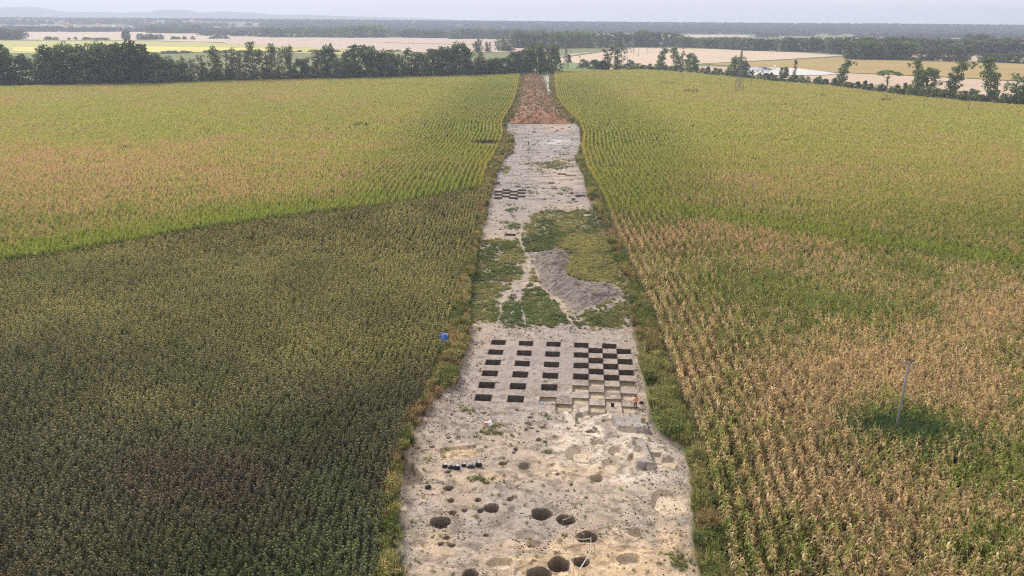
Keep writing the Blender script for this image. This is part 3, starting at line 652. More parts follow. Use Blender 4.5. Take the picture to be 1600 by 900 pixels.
def crop_zone(tagname, y0, y1, step, mz, sf, fill):
    for side, what in ((-1, 'left'), (1, 'right')):
        x, y, px, py, k = rows(side, y0, y1, step)
        keep = (py > np.interp(px, TOPL[:, 0], TOPL[:, 1])+1.0)
        keep &= RNG.random(len(x)) < fill*(.72+.42*ss(.3, .5, fbm(x/2.2, y/2.2, 911, 3)))
        # notch beside the trench on the left, weeds under the pole
        keep &= ~((side < 0) & (np.exp(-((px-760)/26)**2-((py-228)/4.5)**2) > .45))
        pole = np.exp(-((px-1412)/70)**2-((py-690-(px-1412)*.16)/15)**2); keep &= ~((pole > .5) & (RNG.random(len(x)) < .8))
        for (bx, by, brx, bry) in ((1080,146,13,2.4),(568,201,14,3),(1283,153,10,2),(1384,160,14,2.2),(1042,133,12,1.8),(194,532,14,4),(198,238,13,2.2),(1230,168,40,1.4)):
            keep &= ~((((px-bx)/brx)**2+((py-by)/bry)**2 < 1) & (RNG.random(len(x)) < .75))
        sunf = (side < 0) & (py > np.interp(px, SUNF_LINE[:, 0], SUNF_LINE[:, 1]))
        for kind, m in (('maize', keep & ~sunf), ('sunflower', keep & sunf)):
            n = int(m.sum())
            if n == 0: continue
            X_, Y_, p, q = x[m], y[m], px[m], py[m]; rnd = RNG.random((n, 4))
            vf = 1.0 if step < .5 else .45; rnd[:, 2] = .5+(rnd[:, 2]-.5)*(1.0 if step < .5 else .5); hv = .80+.36*fbm(X_/8, Y_/8, 201, 4)*vf+.1*(1-vf)+(rnd[:, 3]-.5)*.34*vf
            if kind == 'maize':
                col = maize_col(p, q, X_, Y_, rnd); var = mz
                hl = ss(60, 30, k[m])*ss(340, 300, q)*ss(112, 130, q); col = lerp(col, A(.24, .30, .07)*(.8+.4*rnd[:, 2:3]), hl*.4); edge = np.exp(-k[m]/2.0)*ss(330, 250, q); col = lerp(col, A(.42, .38, .11), edge*.8)
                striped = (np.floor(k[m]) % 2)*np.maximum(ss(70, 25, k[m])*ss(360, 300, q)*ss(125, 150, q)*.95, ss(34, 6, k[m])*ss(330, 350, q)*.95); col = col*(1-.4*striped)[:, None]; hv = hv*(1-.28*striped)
                lab = f'rows of ripening green and tan maize on the {what} of the trench'
            else:
                o1 = fbm(X_/22, Y_/22, 211, 4); o2 = fbm(X_/60, Y_/50, 217, 3)
                top = ss(680, 430, q)
                c0 = lerp(np.broadcast_to(A(.128, .132, .092), (n, 3)), A(.225, .225, .115), np.clip(top+.5*(o1-.5)+.1, 0, 1))
                c0 = lerp(c0, A(.080, .112, .050), ss(.56, .86, o1*ss(380, 560, q)+.15*np.exp(-((p-520)/90)**2-((q-760)/130)**2)+.12*ss(760, 900, q))*.8)
                c0 = lerp(c0, A(.120, .100, .082), ss(520, 680, q)*ss(.48, .7, o2+.12*np.exp(-((p-250)/160)**2-((q-730)/90)**2))*.8)
                o3 = fbm(X_/9, Y_/13, 231, 4); gB = lambda cx, cy, rx, ry: np.exp(-((p-cx)/rx)**2-((q-cy)/ry)**2)
                c0 = lerp(c0, A(.25, .245, .11), np.clip(gB(560, 560, 170, 50)+.6*gB(250, 640, 200, 40)+.5*gB(600, 430, 130, 50), 0, 1)*.6)
                c0 = lerp(c0, A(.075, .135, .055), np.clip(gB(530, 790, 90, 90)+.8*gB(60, 440, 110, 25)+gB(195, 533, 18, 5)+.5*gB(380, 870, 160, 50), 0, 1)*ss(.35, .6, o3)*.38)
                c0 = lerp(c0, A(.125, .105, .10), np.clip(gB(330, 760, 130, 45)+.8*gB(620, 880, 60, 60)+.5*gB(470, 640, 120, 22), 0, 1)*ss(.35, .6, 1-o3)*.45)
                c0 = c0*A(.97, .99, 1.05); col = c0*(.72+.66*o3[:, None])*(.72+.6*rnd[:, :1])*1.08; hv = hv*.9; var = sf; lab = 'field of faded dark sunflowers with drooping heads left of the trench'
            if step < .5: rot = rnd[:, 0]*6.28
            else:
                E1 = CROP_R if side > 0 else CROP_L; dx = (ev(E1, Y_+1)-ev(E1, Y_-1))/2; rot = -np.arctan(dx)+np.where(rnd[:, 1] < .5, 0, math.pi)
            scatter(f'{kind}_crop', np.c_[X_, Y_, 0*X_], rot, np.c_[hv, hv, hv], col, RNG.integers(0, len(var), n), var, lab)
            print(tagname, kind, what, n)
crop_zone('A', 55, 165, .225, MZ_A, SF_A, .93)
crop_zone('B', 165, 330, .75, MZ_B, SF_B, .97)
crop_zone('C', 330, 900, 1.5, MZ_C, MZ_C, .97)

# weeds on the banks, grass on the floor
TF = [tuft_variant(s, 26, .55, .022, .28, .2) for s in range(4)]       # low grass
TW = [tuft_variant(10+s, 34, 1.1, .026, .38, .6) for s in range(4)]     # tall weeds
TG = [tuft_variant(20+s, 30, 1.5, .022, .35, .1) for s in range(3)]     # tall grass
def weeds():
    P_, Rz, S_, Cl, Ix = [], [], [], [], []
    for side in (-1, 1):
        for (y0, y1, den) in ((60, 170, 5.6), (170, 300, 2.6), (300, Y_FIELD, 1.0)):
            lo = (CROP_L, FL_L) if side < 0 else (FL_R, CROP_R)
            n = int((y1-y0)*10*den); y = RNG.uniform(y0, y1, n); a = ev(lo[0], y); b = ev(lo[1], y)
            if y0 > 250:
                inn = y > Y_END; a = np.where(inn & (side > 0), ev(CROP_R, y)-5, a); b = np.where(inn & (side < 0), ev(CROP_L, y)+4, b)
            wdt = np.clip(b-a, .3, 30); keep = RNG.random(n) < wdt/10; a, b, y, wdt = a[keep], b[keep], y[keep], wdt[keep]
            t = RNG.random(len(y)); a = a+np.where(side > 0, .35, .3); b = b-np.where(side > 0, .9, .0); x = a+np.maximum(b-a, .2)*t
            px, py, _ = P(x, y); nn = fbm(x/3, y/4, 301, 3); n5 = fbm(x/6, y/10, 311, 3)
            r4 = RNG.random((len(y), 4))
            tf = t if side > 0 else 1-t                                     # 0 at the floor, 1 at the crop
            bare = ss(.42, .52, nn)*np.where(tf < .55, .75, .2)
            if side < 0: bare = np.maximum(bare, np.clip(sum(np.exp(-((px-q[0])/q[2])**2-((py-q[1])/q[3])**2) for q in ((700,622,18,10),(680,642,18,11),(656,675,18,14),(640,740,18,16),(628,790,9,34),(636,860,10,40)))*1.5, 0, .96))
            else: bare = np.maximum(bare, np.clip(np.exp(-((px-1040)/26)**2-((py-693)/12)**2)*1.5, 0, .95))
            kp = r4[:, 0] > bare
            x, y, px, py, r4, nn, n5, tf = (q[kp] for q in (x, y, px, py, r4, nn, n5, tf)); n = len(x)
            c = lerp(np.broadcast_to(A(.13, .165, .055), (n, 3)), A(.33, .29, .13), ss(.3, .7, n5+(r4[:, 1]-.5)*.5))
            c = lerp(c, A(.30, .20, .12), (r4[:, 2] < ss(.52, .66, nn)*.75+.05).astype(float)*.85)
            c = lerp(c, A(.035, .075, .03), (r4[:, 2] > .88).astype(float)*.8)
            s = .55+.75*fbm(x/2, y/2, 321, 2)+(r4[:, 3]-.5)*.4
            if side > 0: s = s*(1+.15*np.exp(-((py-650)/110)**2)); c = lerp(c, A(.21, .235, .09), np.exp(-((py-650)/110)**2)*.75*(r4[:, 2] < .72))
            P_.append(np.c_[x, y, ground_z(x, y)-.03]); Rz.append(RNG.random(n)*6.28); S_.append(s*.95); Cl.append(c*(.75+.5*r4[:, 1:2])); Ix.append(RNG.integers(0, 7, n))
    scatter('weed_strip', np.concatenate(P_), np.concatenate(Rz), np.concatenate(S_), np.concatenate(Cl), np.concatenate(Ix), TW+TG, 'tall mixed green and rusty weeds on the banks of the trench')
    print('weeds', sum(len(q) for q in P_))
weeds()
def floor_grass():
    n = 330000; y = 64+(Y_END-64)*RNG.random(n)**1.35; a = ev(FL_L, y)-1; b = ev(FL_R, y)+1; x = a+(b-a)*RNG.random(n)
    dens = np.where(y < 190, 1, .45); px, py, _ = P(x, y, -.5+0*x); m = grass_mask(px, py, x, y)
    sd_ = poly_sd(x, y, wpoly(MOUND)); m = np.where(sd_ > -.2, .0, m)
    keep = RNG.random(n) < np.where(m > .08, m*(.25+.5*ss(.4, .62, fbm(x/.9, y/.9, 777, 3))), .006)*dens
    u_, v_ = uv(x, y); sqz = (u_ > -.3) & (u_ < 20.3) & (v_ < .2) & (v_ > -24.2); keep &= ~(sqz & (RNG.random(n) < .95))
    x, y, px, py, m = (q[keep] for q in (x, y, px, py, m)); n = len(x); r = RNG.random((n, 3))
    bright = np.exp(-((px-845)/45)**2-((py-490)/28)**2)+np.exp(-((px-790)/45)**2-((py-490)/28)**2)
    yel = ss(.3, .8, fbm(x/4, y/6, 401, 3)+.25*np.exp(-((px-925)/50)**2-((py-410)/35)**2))
    c = lerp(np.broadcast_to(A(.125, .155, .065), (n, 3)), A(.31, .29, .13), yel)
    c = lerp(c, A(.11, .175, .075), np.clip(bright, 0, 1)*.6)
    s = (.25+.45*r[:, 0])*np.where(py > 600, .8, 1)*(1+.9*np.exp(-((px-900)/60)**2-((py-390)/40)**2))
    scatter('floor_grass', np.c_[x, y, ground_z(x, y)-.02], r[:, 1]*6.28, s, c*(.7+.6*r[:, 2:3]), RNG.integers(0, 4, n), TF, 'patchy grass and weeds regrown on the stripped floor')
    print('grass', n)
floor_grass()
def red_weeds():
    n = 5200; y = RNG.uniform(Y_END-2, Y_FIELD, n); x = RNG.uniform(-25, 60, n); sd_ = poly_sd(x, y, rpoly); k = sd_ > .3; x, y = x[k], y[k]; n = len(x); r = RNG.random((n, 3))
    c = lerp(np.broadcast_to(A(.25, .155, .10), (n, 3)), A(.15, .165, .07), (r[:, 0] < ss(.5, .68, fbm(x/6, y/9, 77, 3))).astype(float)); 
    scatter('red_weeds', np.c_[x, y, ground_z(x, y)-.05], r[:, 1]*6.28, (.6+.4*r[:, 2]), c*(.75+.5*r[:, 2:3]), RNG.integers(0, 7, n), TW+TG, 'rusty red weeds covering the far topsoil heap')
red_weeds()
def pole_weeds():
    n = 4600; px = RNG.normal(1412, 46, n); py = 690+(px-1412)*.16+RNG.normal(0, 11, n)*(1+.5*np.sin(px/14)); x, y = W(px, py); r = RNG.random((n, 3))
    c = lerp(np.broadcast_to(A(.05, .095, .045), (n, 3)), A(.11, .16, .065), r[:, 0])
    scatter('pole_weeds', np.c_[x, y, 0*x], r[:, 1]*6.28, .8+.6*r[:, 2], c, RNG.integers(0, 7, n), TW+TG, 'dark green weeds round the foot of the concrete pole')
pole_weeds()

# ------------------------------------------------------------------ far fields, roads, hills
def land(name, pts, col, z, label, var=.1):
    px, py = np.array(pts, float).T; x, y = W(px, py, z); me = bpy.data.meshes.new(name)
    me.from_pydata([(float(a), float(b), z) for a, b in zip(x, y)], [], [tuple(range(len(pts)))]); me.materials.append(mat_flat(name, col, .95, var, .012))
    return tag(link(bpy.data.objects.new(name, me)), label, kind='structure')
STUB = (.42, .335, .25)
land('stubble_field', [(858,92),(893,84),(985,75),(1100,76),(1250,82),(1318,87),(1200,94),(1100,99),(1010,106),(900,112),(862,112)], STUB, .30, 'large pale stubble field behind the hedge on the right')
land('wheat_field', [(1100,100),(1200,95.5),(1320,89.5),(1420,92),(1700,104),(1700,132),(1480,120),(1290,112),(1170,104)], (.27, .20, .075), .35, 'ochre strip of ripe crop on the right')
land('stubble_field', [(1060,103),(1170,105),(1290,113),(1480,121.2),(1700,133.5),(1700,175),(1600,158),(1400,140),(1200,121),(1090,112)], (.39, .30, .225), .30, 'pale stubble field just behind the right hedge')
land('stubble_field', [(330,62),(420,58.7),(620,58.2),(760,60),(870,63.5),(870,82),(640,81),(520,76),(440,72),(360,69)], (.37, .295, .245), .40, 'pinkish stubble field beyond the left tree row')
land('ripe_field', [(-20,64),(120,63.5),(300,65.2),(480,74),(640,83),(560,86),(400,81),(260,82),(130,83.5),(-20,83)], (.31, .30, .10), .32, 'yellow green field beyond the left tree row')
land('ripe_field', [(20,73.5),(130,73),(250,72.5),(400,75),(500,80),(400,80.5),(260,81),(130,83),(22,80)], (.45, .41, .11), .50, 'bright yellow band of crop beyond the left tree row')
land('stubble_field', [(-30,46.5),(220,47),(300,51),(420,56),(420,58.5),(330,62),(360,66.5),(250,63.5),(-30,61.5)], (.38, .32, .255), .45, 'wide pinkish stubble fields in front of the far village')
land('stubble_field', [(870,51.5),(1020,50),(1170,53),(1170,57.5),(1010,60),(900,60)], (.38, .32, .26), .60, 'thin pale field in front of the far forest')
land('stubble_field', [(1390,84),(1480,83),(1700,89),(1700,100),(1560,98),(1400,91.5)], (.36, .28, .22), .55, 'thin pale field between the tree belts on the right')
land('pasture', [(862,99),(893,97.2),(930,104),(930,111),(862,113.5)], (.13, .175, .06), .55, 'small green pasture between the tree row and the bushes')
land('dirt_road', [(858,91),(940,79),(985,75.2),(985,76.4),(942,80.6),(858,93)], (.12, .13, .10), .70, 'grassy track running to the far belt')
land('dirt_road', [(600,66),(860,73),(860,73.7),(600,66.5)], (.10, .13, .07), .65, 'green headland between two stubble fields')
land('paved_yard', [(1160,109),(1200,105.5),(1245,106.5),(1310,114.5),(1290,117),(1235,117.5),(1160,117)], (.44, .44, .43), .70, 'white gravel yard with parked vehicles')

def hills():
    prof = np.array([(-400,14),(-100,14),(0,12),(35,9.5),(60,12),(100,18),(150,18),(190,19),(240,17),(262,14),(290,15),(310,19),(345,17),(400,19.5),(440,23),(480,22),(520,24),(600,26),(700,29.5),(780,33),(900,37),(1000,41)], float)
    D0 = 10800; px = np.linspace(-300, 1000, 260); y_off = np.linspace(-1400, 1500, 26); V = []
    hy = 34+(px-800)*.0075; H_ = 44+(hy-np.interp(px, prof[:, 0], prof[:, 1]))*D0/FPX*.93
    for yo in y_off:
        w = np.exp(-(yo/650)**2); x = (px-800)/FPX*D0*.9586*1.0
        zz = np.where(H_ > 0, H_, 0)*w*(1+.12*(fbm(x/500, np.full_like(x, yo)/400, 9, 4)-.5)*(abs(yo) > 60))-6
        V.append(np.stack([x, np.full_like(x, D0+yo), zz], 1))
    V = np.concatenate(V); n = len(px); a = (np.arange(25)[:, None]*n+np.arange(n-1)[None]).ravel(); Q = np.stack([a, a+1, a+n+1, a+n], 1)
    o = link(bpy.data.objects.new('hills', np_mesh('hills', V, Q, mat_flat('wooded_hill', (.05, .075, .05), .95, .2, .004), smooth=True))); tag(o, 'long blue range of hills on the left horizon', kind='structure')
hills()

# ------------------------------------------------------------------ trees
def crown_mesh(seed, kind, base=(.04, .065, .028)):
    r = np.random.default_rng(seed); H = 20.0; cl = []
    if kind == 'round':
        for k in range(120):
            t = r.uniform(.03, .95); rad = 6.4*(1-max(0, (t-.45)/.6)**2.4)**.5*(.8+.2*min(1, t*4))*r.uniform(.5, 1.05); a = r.uniform(0, 6.28); wob = 1+.22*math.sin(2*a+seed)+.15*math.sin(3*a+2*seed+t*5)
            cl.append((rad*wob*math.cos(a), rad*wob*math.sin(a), t*H*(1-.08*abs(math.sin(a+seed))*t), r.uniform(1.2, 2.2)))
    elif kind == 'sparse':
        for st in range(5):
            ox, oy = r.uniform(-3.6, 3.6, 2); top = r.uniform(.72, 1.0)
            for k in range(19):
                t = r.uniform(.15, top); rad = r.uniform(0, 2.4)*(1.1-t*.5); a = r.uniform(0, 6.28)
                cl.append((ox*(.3+t)+rad*math.cos(a), oy*(.3+t)+rad*math.sin(a), t*H, r.uniform(.7, 1.35)))
        for k in range(16): a = r.uniform(0, 6.28); q = r.uniform(0, 4.5); cl.append((q*math.cos(a), q*math.sin(a), r.uniform(.05, .25)*H, 1.5))
    elif kind == 'lean':
        for k in range(95):
            t = r.uniform(.04, 1); rad = (1.2+2.8*math.sin(math.pi*t))*r.uniform(.3, 1); a = r.uniform(0, 6.28); bx = 4.5*(t-.4)*(1 if seed % 2 else -1)
            cl.append((bx+rad*math.cos(a), rad*math.sin(a), t*H, r.uniform(.9, 1.7)))
        for k in range(9): cl.append((4.5*(1 if seed % 2 else -1)+r.uniform(0, 4)*(1 if seed % 2 else -1), r.uniform(-2, 2), H*r.uniform(.75, .9), .9))
    elif kind == 'umbrella':
        for k in range(75):
            a = r.uniform(0, 6.28); q = math.sqrt(r.random())*6.5; cl.append((q*math.cos(a), q*math.sin(a), H*(.62+.34*(1-(q/7)**2)*r.uniform(.5, 1)), r.uniform(.9, 1.6)))
        for k in range(10): cl.append((r.uniform(-1, 1), r.uniform(-1, 1), H*r.uniform(.2, .6), .8))
    elif kind == 'column':
        for k in range(46):
            t = r.uniform(.08, 1); rad = 2.6*math.sin(math.pi*(.15+.8*t))*r.uniform(.2, 1); a = r.uniform(0, 6.28); cl.append((rad*math.cos(a), rad*math.sin(a), t*H, r.uniform(.8, 1.4)))
    elif kind == 'bush':
        for k in range(46):
            t = r.uniform(.08, .95); rad = 9.5*math.sqrt(max(0, 1-t*t))*r.uniform(.3, 1); a = r.uniform(0, 6.28); cl.append((rad*math.cos(a), rad*math.sin(a), t*H*.92, r.uniform(2.0, 3.4)))
    V = []; Q = []; Cc = []
    for (cx, cy, cz, cr) in cl:
        n = 20; tone = r.uniform(.7, 1.35); hue = r.uniform(.85, 1.2)
        d = r.normal(0, 1, (n, 3)); d /= np.linalg.norm(d, axis=1)[:, None]; c = np.array([cx, cy, cz])+d*cr*r.uniform(.55, 1.05, (n, 1))*np.array([1, 1, .8])
        nr = d+r.normal(0, .55, (n, 3)); nr /= np.linalg.norm(nr, axis=1)[:, None]
        t1 = np.cross(nr, r.normal(0, 1, (n, 3))); t1 /= np.linalg.norm(t1, axis=1)[:, None]; t2 = np.cross(nr, t1); s = cr*.38*r.uniform(.6, 1.3, (n, 1))
        for k in range(n):
            m = len(V); V += [c[k]-t1[k]*s[k], c[k]-t2[k]*s[k]*.6, c[k]+t1[k]*s[k], c[k]+t2[k]*s[k]*.6]; Q.append((m, m+1, m+2, m+3)); b = tone*r.uniform(.75, 1.3)
            Cc += [(base[0]*b*hue, base[1]*b, base[2]*b)]*4
    return np_mesh('crown', np.array(V), np.array(Q), M_TREE, np.array(Cc))
def trunk_mesh(seed, kind):
    r = random.Random(seed); m = MB(); H = 20
    ln = (4.5*(1 if seed % 2 else -1)) if kind == 'lean' else 0
    top = .85 if kind != 'bush' else .6
    def mid(t): return Vector((ln*max(0, t-.4), 0, H*t))
    m.tube([mid(0)+Vector((0, 0, -.3)), mid(.15), mid(.4), mid(.65), mid(top)], [.42, .33, .25, .16, .05], 7)
    for k in range(7):
        t = r.uniform(.15, .65); a = r.uniform(0, 6.28); q = r.uniform(2, 4.6) if kind not in ('column',) else 1.6
        m.tube([mid(t), mid(t+.08)+Vector((math.cos(a)*q*.5, math.sin(a)*q*.5, .4)), mid(t+.18)+Vector((math.cos(a)*q, math.sin(a)*q, 1.0))], [.15, .1, .03], 5)
    return m.mesh('trunk', M_BARK)
DARK = (.092, .128, .058); MIDG = (.12, .175, .065); OLIVE = (.17, .21, .08)
TEMPL = {}
WID = {'round': 13.5, 'sparse': 11, 'lean': 12, 'umbrella': 14, 'column': 6.5, 'bush': 21}
def templates(kind, seeds, base, key=None):
    for s in seeds: TEMPL.setdefault(key or kind, []).append((crown_mesh(s, kind, base), trunk_mesh(s, kind), kind))
templates('round', range(6), DARK); templates('round', range(10, 13), MIDG, 'green'); templates('sparse', range(20, 24), (.14, .16, .075)); templates('lean', range(30, 34), MIDG)
templates('umbrella', (40, 41), MIDG); templates('column', range(50, 53), MIDG); templates('bush', range(60, 65), (.085, .12, .05)); templates('bush', (70, 71, 72), OLIVE, 'olive')
tcount = 0
def tree(key, px, by, ty, wpx, label, cat='tree', group=None, parts=True, name=None, dz=0):
    global tcount
    L_ = TEMPL[key]; cm, tm, kind = L_[tcount % len(L_)] if key != 'lean' or wpx > 0 else L_[0]; tcount += 1; wpx = abs(wpx)
    x, y = W(px, by, dz); x = float(x); y = float(y); z = float(terrain(np.array([x]), np.array([y]))[0]); D = float(P(x, y, 0)[2])
    h = (by-ty)*D/(FPX*.955); w = wpx*D/FPX
    nm = name or ('bush' if kind == 'bush' else 'tree')
    if parts:
        t = empty(nm, (x, y, z), random.uniform(-.5, .5) if kind in ('lean',) else random.uniform(0, 6.28)); t.scale = (w/WID[kind], w/WID[kind], h/20)
        link(bpy.data.objects.new('crown', cm), t); link(bpy.data.objects.new('trunk', tm), t)
    else:
        t = link(bpy.data.objects.new(nm, cm)); t.location = (x, y, z); t.rotation_euler = (0, 0, random.uniform(0, 6.28)); t.scale = (w/WID[kind], w/WID[kind], h/20)
    tag(t, label, cat, group); return t
# the row closing the left field, from left to right
ROWT = [('round',2,134,66,34),('round',28,133.5,87,50),('sparse',66,131,80,30),('round',88,134,74,42),('green',108,131,70,40),('round',122,134,72,44),('round',146,134,74,46),('green',160,130,69,36),('round',172,134,71,48),('round',198,133.5,67,40),('round',214,133,69,44),('round',236,132.5,82,44),('round',258,132,90,42),('round',278,131,95,34),
 ('sparse',300,130,88,24),('sparse',318,130,90,24),('sparse',338,129.5,76,30),('sparse',356,129,75,28),('sparse',376,128.5,76,30),('sparse',397,128,71,30),('sparse',418,127,72,28),('sparse',436,127,74,26),('sparse',455,126,70,24),('round',474,126,91,24),('sparse',497,125.5,82,30),('round',514,124,71,22),('round',532,125,92,26),
 ('round',548,124,82,26),('round',565,123.5,71,34),('round',586,123,80,28),('round',606,122.5,80,28),('round',622,122,86,24),('sparse',643,121.5,78,28),('round',660,121,84,24),('round',678,120.5,77,24),('round',700,120,72,34),('round',718,119.5,69,34),('sparse',736,119,74,28),('round',752,118.5,92,24),('round',772,118,92,26),('round',790,117,91,22),
 ('round',806,115.5,80,22),('round',822,115,76,24),('round',838,114.5,69,26),('sparse',850,114,68,24),('round',862,113.5,71,24)]
for k, (key, px, by, ty, w) in enumerate(ROWT):
    where = ('far left part' if px < 90 else 'tall massed part' if px < 290 else 'thin poplar part' if px < 465 else 'low dip' if px < 540 else 'dark right half' if px < 745 else 'clump by the trench end')
    nth = sum(1 for q in ROWT[:k] if (q[1] < 90) == (px < 90) and (q[1] < 290) == (px < 290) and (q[1] < 465) == (px < 465) and (q[1] < 540) == (px < 540) and (q[1] < 745) == (px < 745))
    tree(key, px, by+.6, ty-.5, w*(1.2 if key != 'sparse' else 1.3), f'{"airy" if key == "sparse" else "dense"} tree, {ORD[nth]} from the left in the {where} of the row', group='trees of the row behind the left field')
for k in range(44):
    px = 4+k*19.6; by = np.interp(px, [0, 200, 420, 600, 750, 862], [135.5, 134.5, 128, 123.3, 119.6, 114.2]); h = random.uniform(12, 24)
    tree('bush', px+random.uniform(-4, 4), by, by-h, random.uniform(22, 32), 'dark undergrowth bush at the foot of the left tree row', 'bush', 'bushes at the foot of the left tree row')
tree('olive', 58, 134.5, 124, 12, 'pale olive bush in front of the left tree row, left one', 'bush'); tree('olive', 78, 134, 122, 18, 'pale olive bush in front of the left tree row, right one', 'bush')
# behind the trench end and along the right hedge
RT = [('bush',888,98.5,85,12,'round bush left of the dark lattice pylon'),('bush',912,108,92,20,'low dark bush beside the green pasture'),('bush',928,111,93,28,'broad dark bush right of the pasture'),('bush',940,111,95,22,'dark bush at the foot of the airy pair of tall trees'),
 ('sparse',948,111,72,26,'tall airy tree, left of the pair behind the trench end'),('sparse',964,110.5,68,26,'tall airy tree, right of the pair behind the trench end'),('bush',985,105,93,16,'dark bush leaning left beside the stubble'),
 ('lean',1033,108,76,20,'slender tree bent at the top, first right of the stubble gap'),('lean',1057,108,77,22,'slender tree with a leaning crown beside the bent one'),('column',1066,105,76,9,'bare thin tree between two fuller ones'),('green',1079,111,84,20,'full round tree in the middle of the hedge'),
 ('green',1152,118,89,20,'leafy tree under the big lattice pylon, left'),('round',1161,119,95,17,'darker tree under the big lattice pylon, right'),('round',1224,122,105,15,'dark pointed tree in front of the white yard'),('column',1241,122,96,11,'narrow tree beside the white yard'),
 ('lean',1316,131,95,25,'leafy tree with heavy top leaning right in front of the ochre crop'),('umbrella',1386,135,109,38,'tree with a wide flat crown on a bare stem'),('lean',1434,144,97,-24,'high left crown of the big pair with leaning top'),('green',1447,146,107,36,'broad right hand tree of the big pair'),
 ('lean',1490,148,98,36,'tree with crown swept to the right above the hedge'),('lean',1545,152,95,38,'tallest tree of the right hedge with a notched crown'),('bush',1519,149,138,16,'round dark bush between the two tallest hedge trees'),('green',1597,162,117,40,'tree cut by the right edge of view'),
 ('bush',568,203,197,10,'small dark bush in a gap of the left maize field'),('bush',198,241,236,9,'low dark weeds bush in the left maize above the tan part'),('bush',1042,134,131,9,'flat dark weed clump at the back of the right field'),('bush',1080,147,142,6,'tiny bush on a bare spot in the right maize field'),('bush',1159,139,135.5,6,'tiny bush beside the feet of the big pylon'),('bush',1284,153.5,149.5,9,'tiny bush at the foot of a thin pole'),('bush',1384,162,157.5,13,'low bush at the foot of the tall thin pole')]
for k, px, by, ty, w, lab in RT: tree(k, px, by, ty, w*1.1, lab, 'bush' if k == 'bush' else 'tree', 'trees of the right hedge' if k != 'bush' else None)
HB = np.array([(975,109),(1000,109),(1050,111),(1100,117),(1150,121),(1200,127),(1250,131),(1300,136),(1350,141),(1400,147),(1450,153),(1500,157),(1550,161),(1600,166),(1640,170)], float)
for k in range(66):
    px = 978+k*9.8; by = np.interp(px, HB[:, 0], HB[:, 1]); h = random.uniform(10, 16)*(1 if px > 1080 else .75)*(1+.25*(px > 1400))
    tree(random.choice(['bush', 'bush', 'olive']), px+random.uniform(-3, 3), by, by-h, random.uniform(13, 19), 'low green bush in the long hedge behind the right field', 'bush', 'bushes of the right hedge')
# belts far behind
BELTS = [(0,61.5,34,61.5,7,46,13,'round'),(70,62.5,90,62.5,3,57,9,'bush'),(106,62.5,120,62.5,2,58,5,'bush'),(130,62.5,172,62.5,6,58,9,'bush'),(196,62,199,62,2,46.5,9,'round'),(218,62,250,62,5,53.5,10,'round'),(266,62,305,62,4,56.5,8,'bush'),
 (229,51.5,312,52,11,38.5,13,'round'),(316,56,400,57,10,47.5,14,'bush'),(330,61,358,60,3,56,12,'bush'),(402,57,520,58.5,13,42.5,15,'green'),(525,58.5,606,58.5,9,40.5,15,'green'),(610,58,700,60,9,46,14,'round'),(705,60.5,850,62,16,45.5,14,'round'),
 (250,84,300,83,6,79,11,'bush'),(320,82.5,470,81.5,13,78,12,'bush'),(480,82,640,80,11,77.5,12,'bush'),(745,82,748,82,2,62.5,11,'sparse'),(760,81,765,81,2,63,8,'sparse'),(776,80,800,80,4,57,14,'sparse'),
 (800,75,860,74,8,50,15,'round'),(862,75,935,74,9,49,16,'green'),(940,74,1060,72,12,50,14,'round'),(998,73,1012,73,3,47.5,14,'green'),(1055,73,1165,78,11,57,15,'green'),(1168,79,1310,82,13,58.5,15,'round'),
 (1320,92,1420,94,11,64,20,'green'),(1432,95,1515,97,9,71,15,'sparse'),(1530,97,1600,99,6,83,13,'round'),(1300,84,1420,86,11,58,18,'round'),(1430,84,1600,88,14,60,22,'round'),(1515,80,1545,81,3,54,22,'round')]
bn = ['behind the stubble on the far left','as a short low clump on the far left','as a pair on the stubble edge','as a low strip on the stubble edge','alone on the stubble left of centre','clustered beside the lone stubble tree','in a loose low line','in the dark wood by the far village',
 'in a pale low thicket right of the village wood','as dark low clumps in front of the thicket','in the left belt above the pink stubble','in the tallest part of the belt above the pink stubble','in the low middle belt','in the right half of the middle belt','low behind the left tree row','in the low hedge behind the thin poplars','in the low hedge behind the dark row',
 'loose at the stubble edge by the trench end, left','loose at the stubble edge by the trench end, middle','loose at the stubble edge by the trench end, right','in the belt above the trench end','in the belt left of the far pylon','in the belt around the far pylon','as the tall knot beside the far pylon','in the belt behind the pale stubble','in the belt above the ochre field',
 'in the big green belt on the right','in the sparse belt on the right','low at the far right','in the deep wood right of centre','in the wood before the red roofs','in the tall dome before the red roofs']
for (x0, y0, x1, y1, n, top, w, key), where in zip(BELTS, bn):
    for k in range(n):
        t = (k+.5)/n; px = x0+(x1-x0)*t+random.uniform(-.3, .3)*(x1-x0)/n; by = y0+(y1-y0)*t+random.uniform(-.3, .5)
        cat = 'bush' if key in ('bush', 'olive') else 'tree'
        tree(key, px, by, top+random.uniform(-1, 3.2)*(.3 if cat == 'bush' else 1), w*random.uniform(1.15, 1.75), f'distant {cat} {where}', cat, f'{"bushes" if cat == "bush" else "trees"} {where}', parts=False)
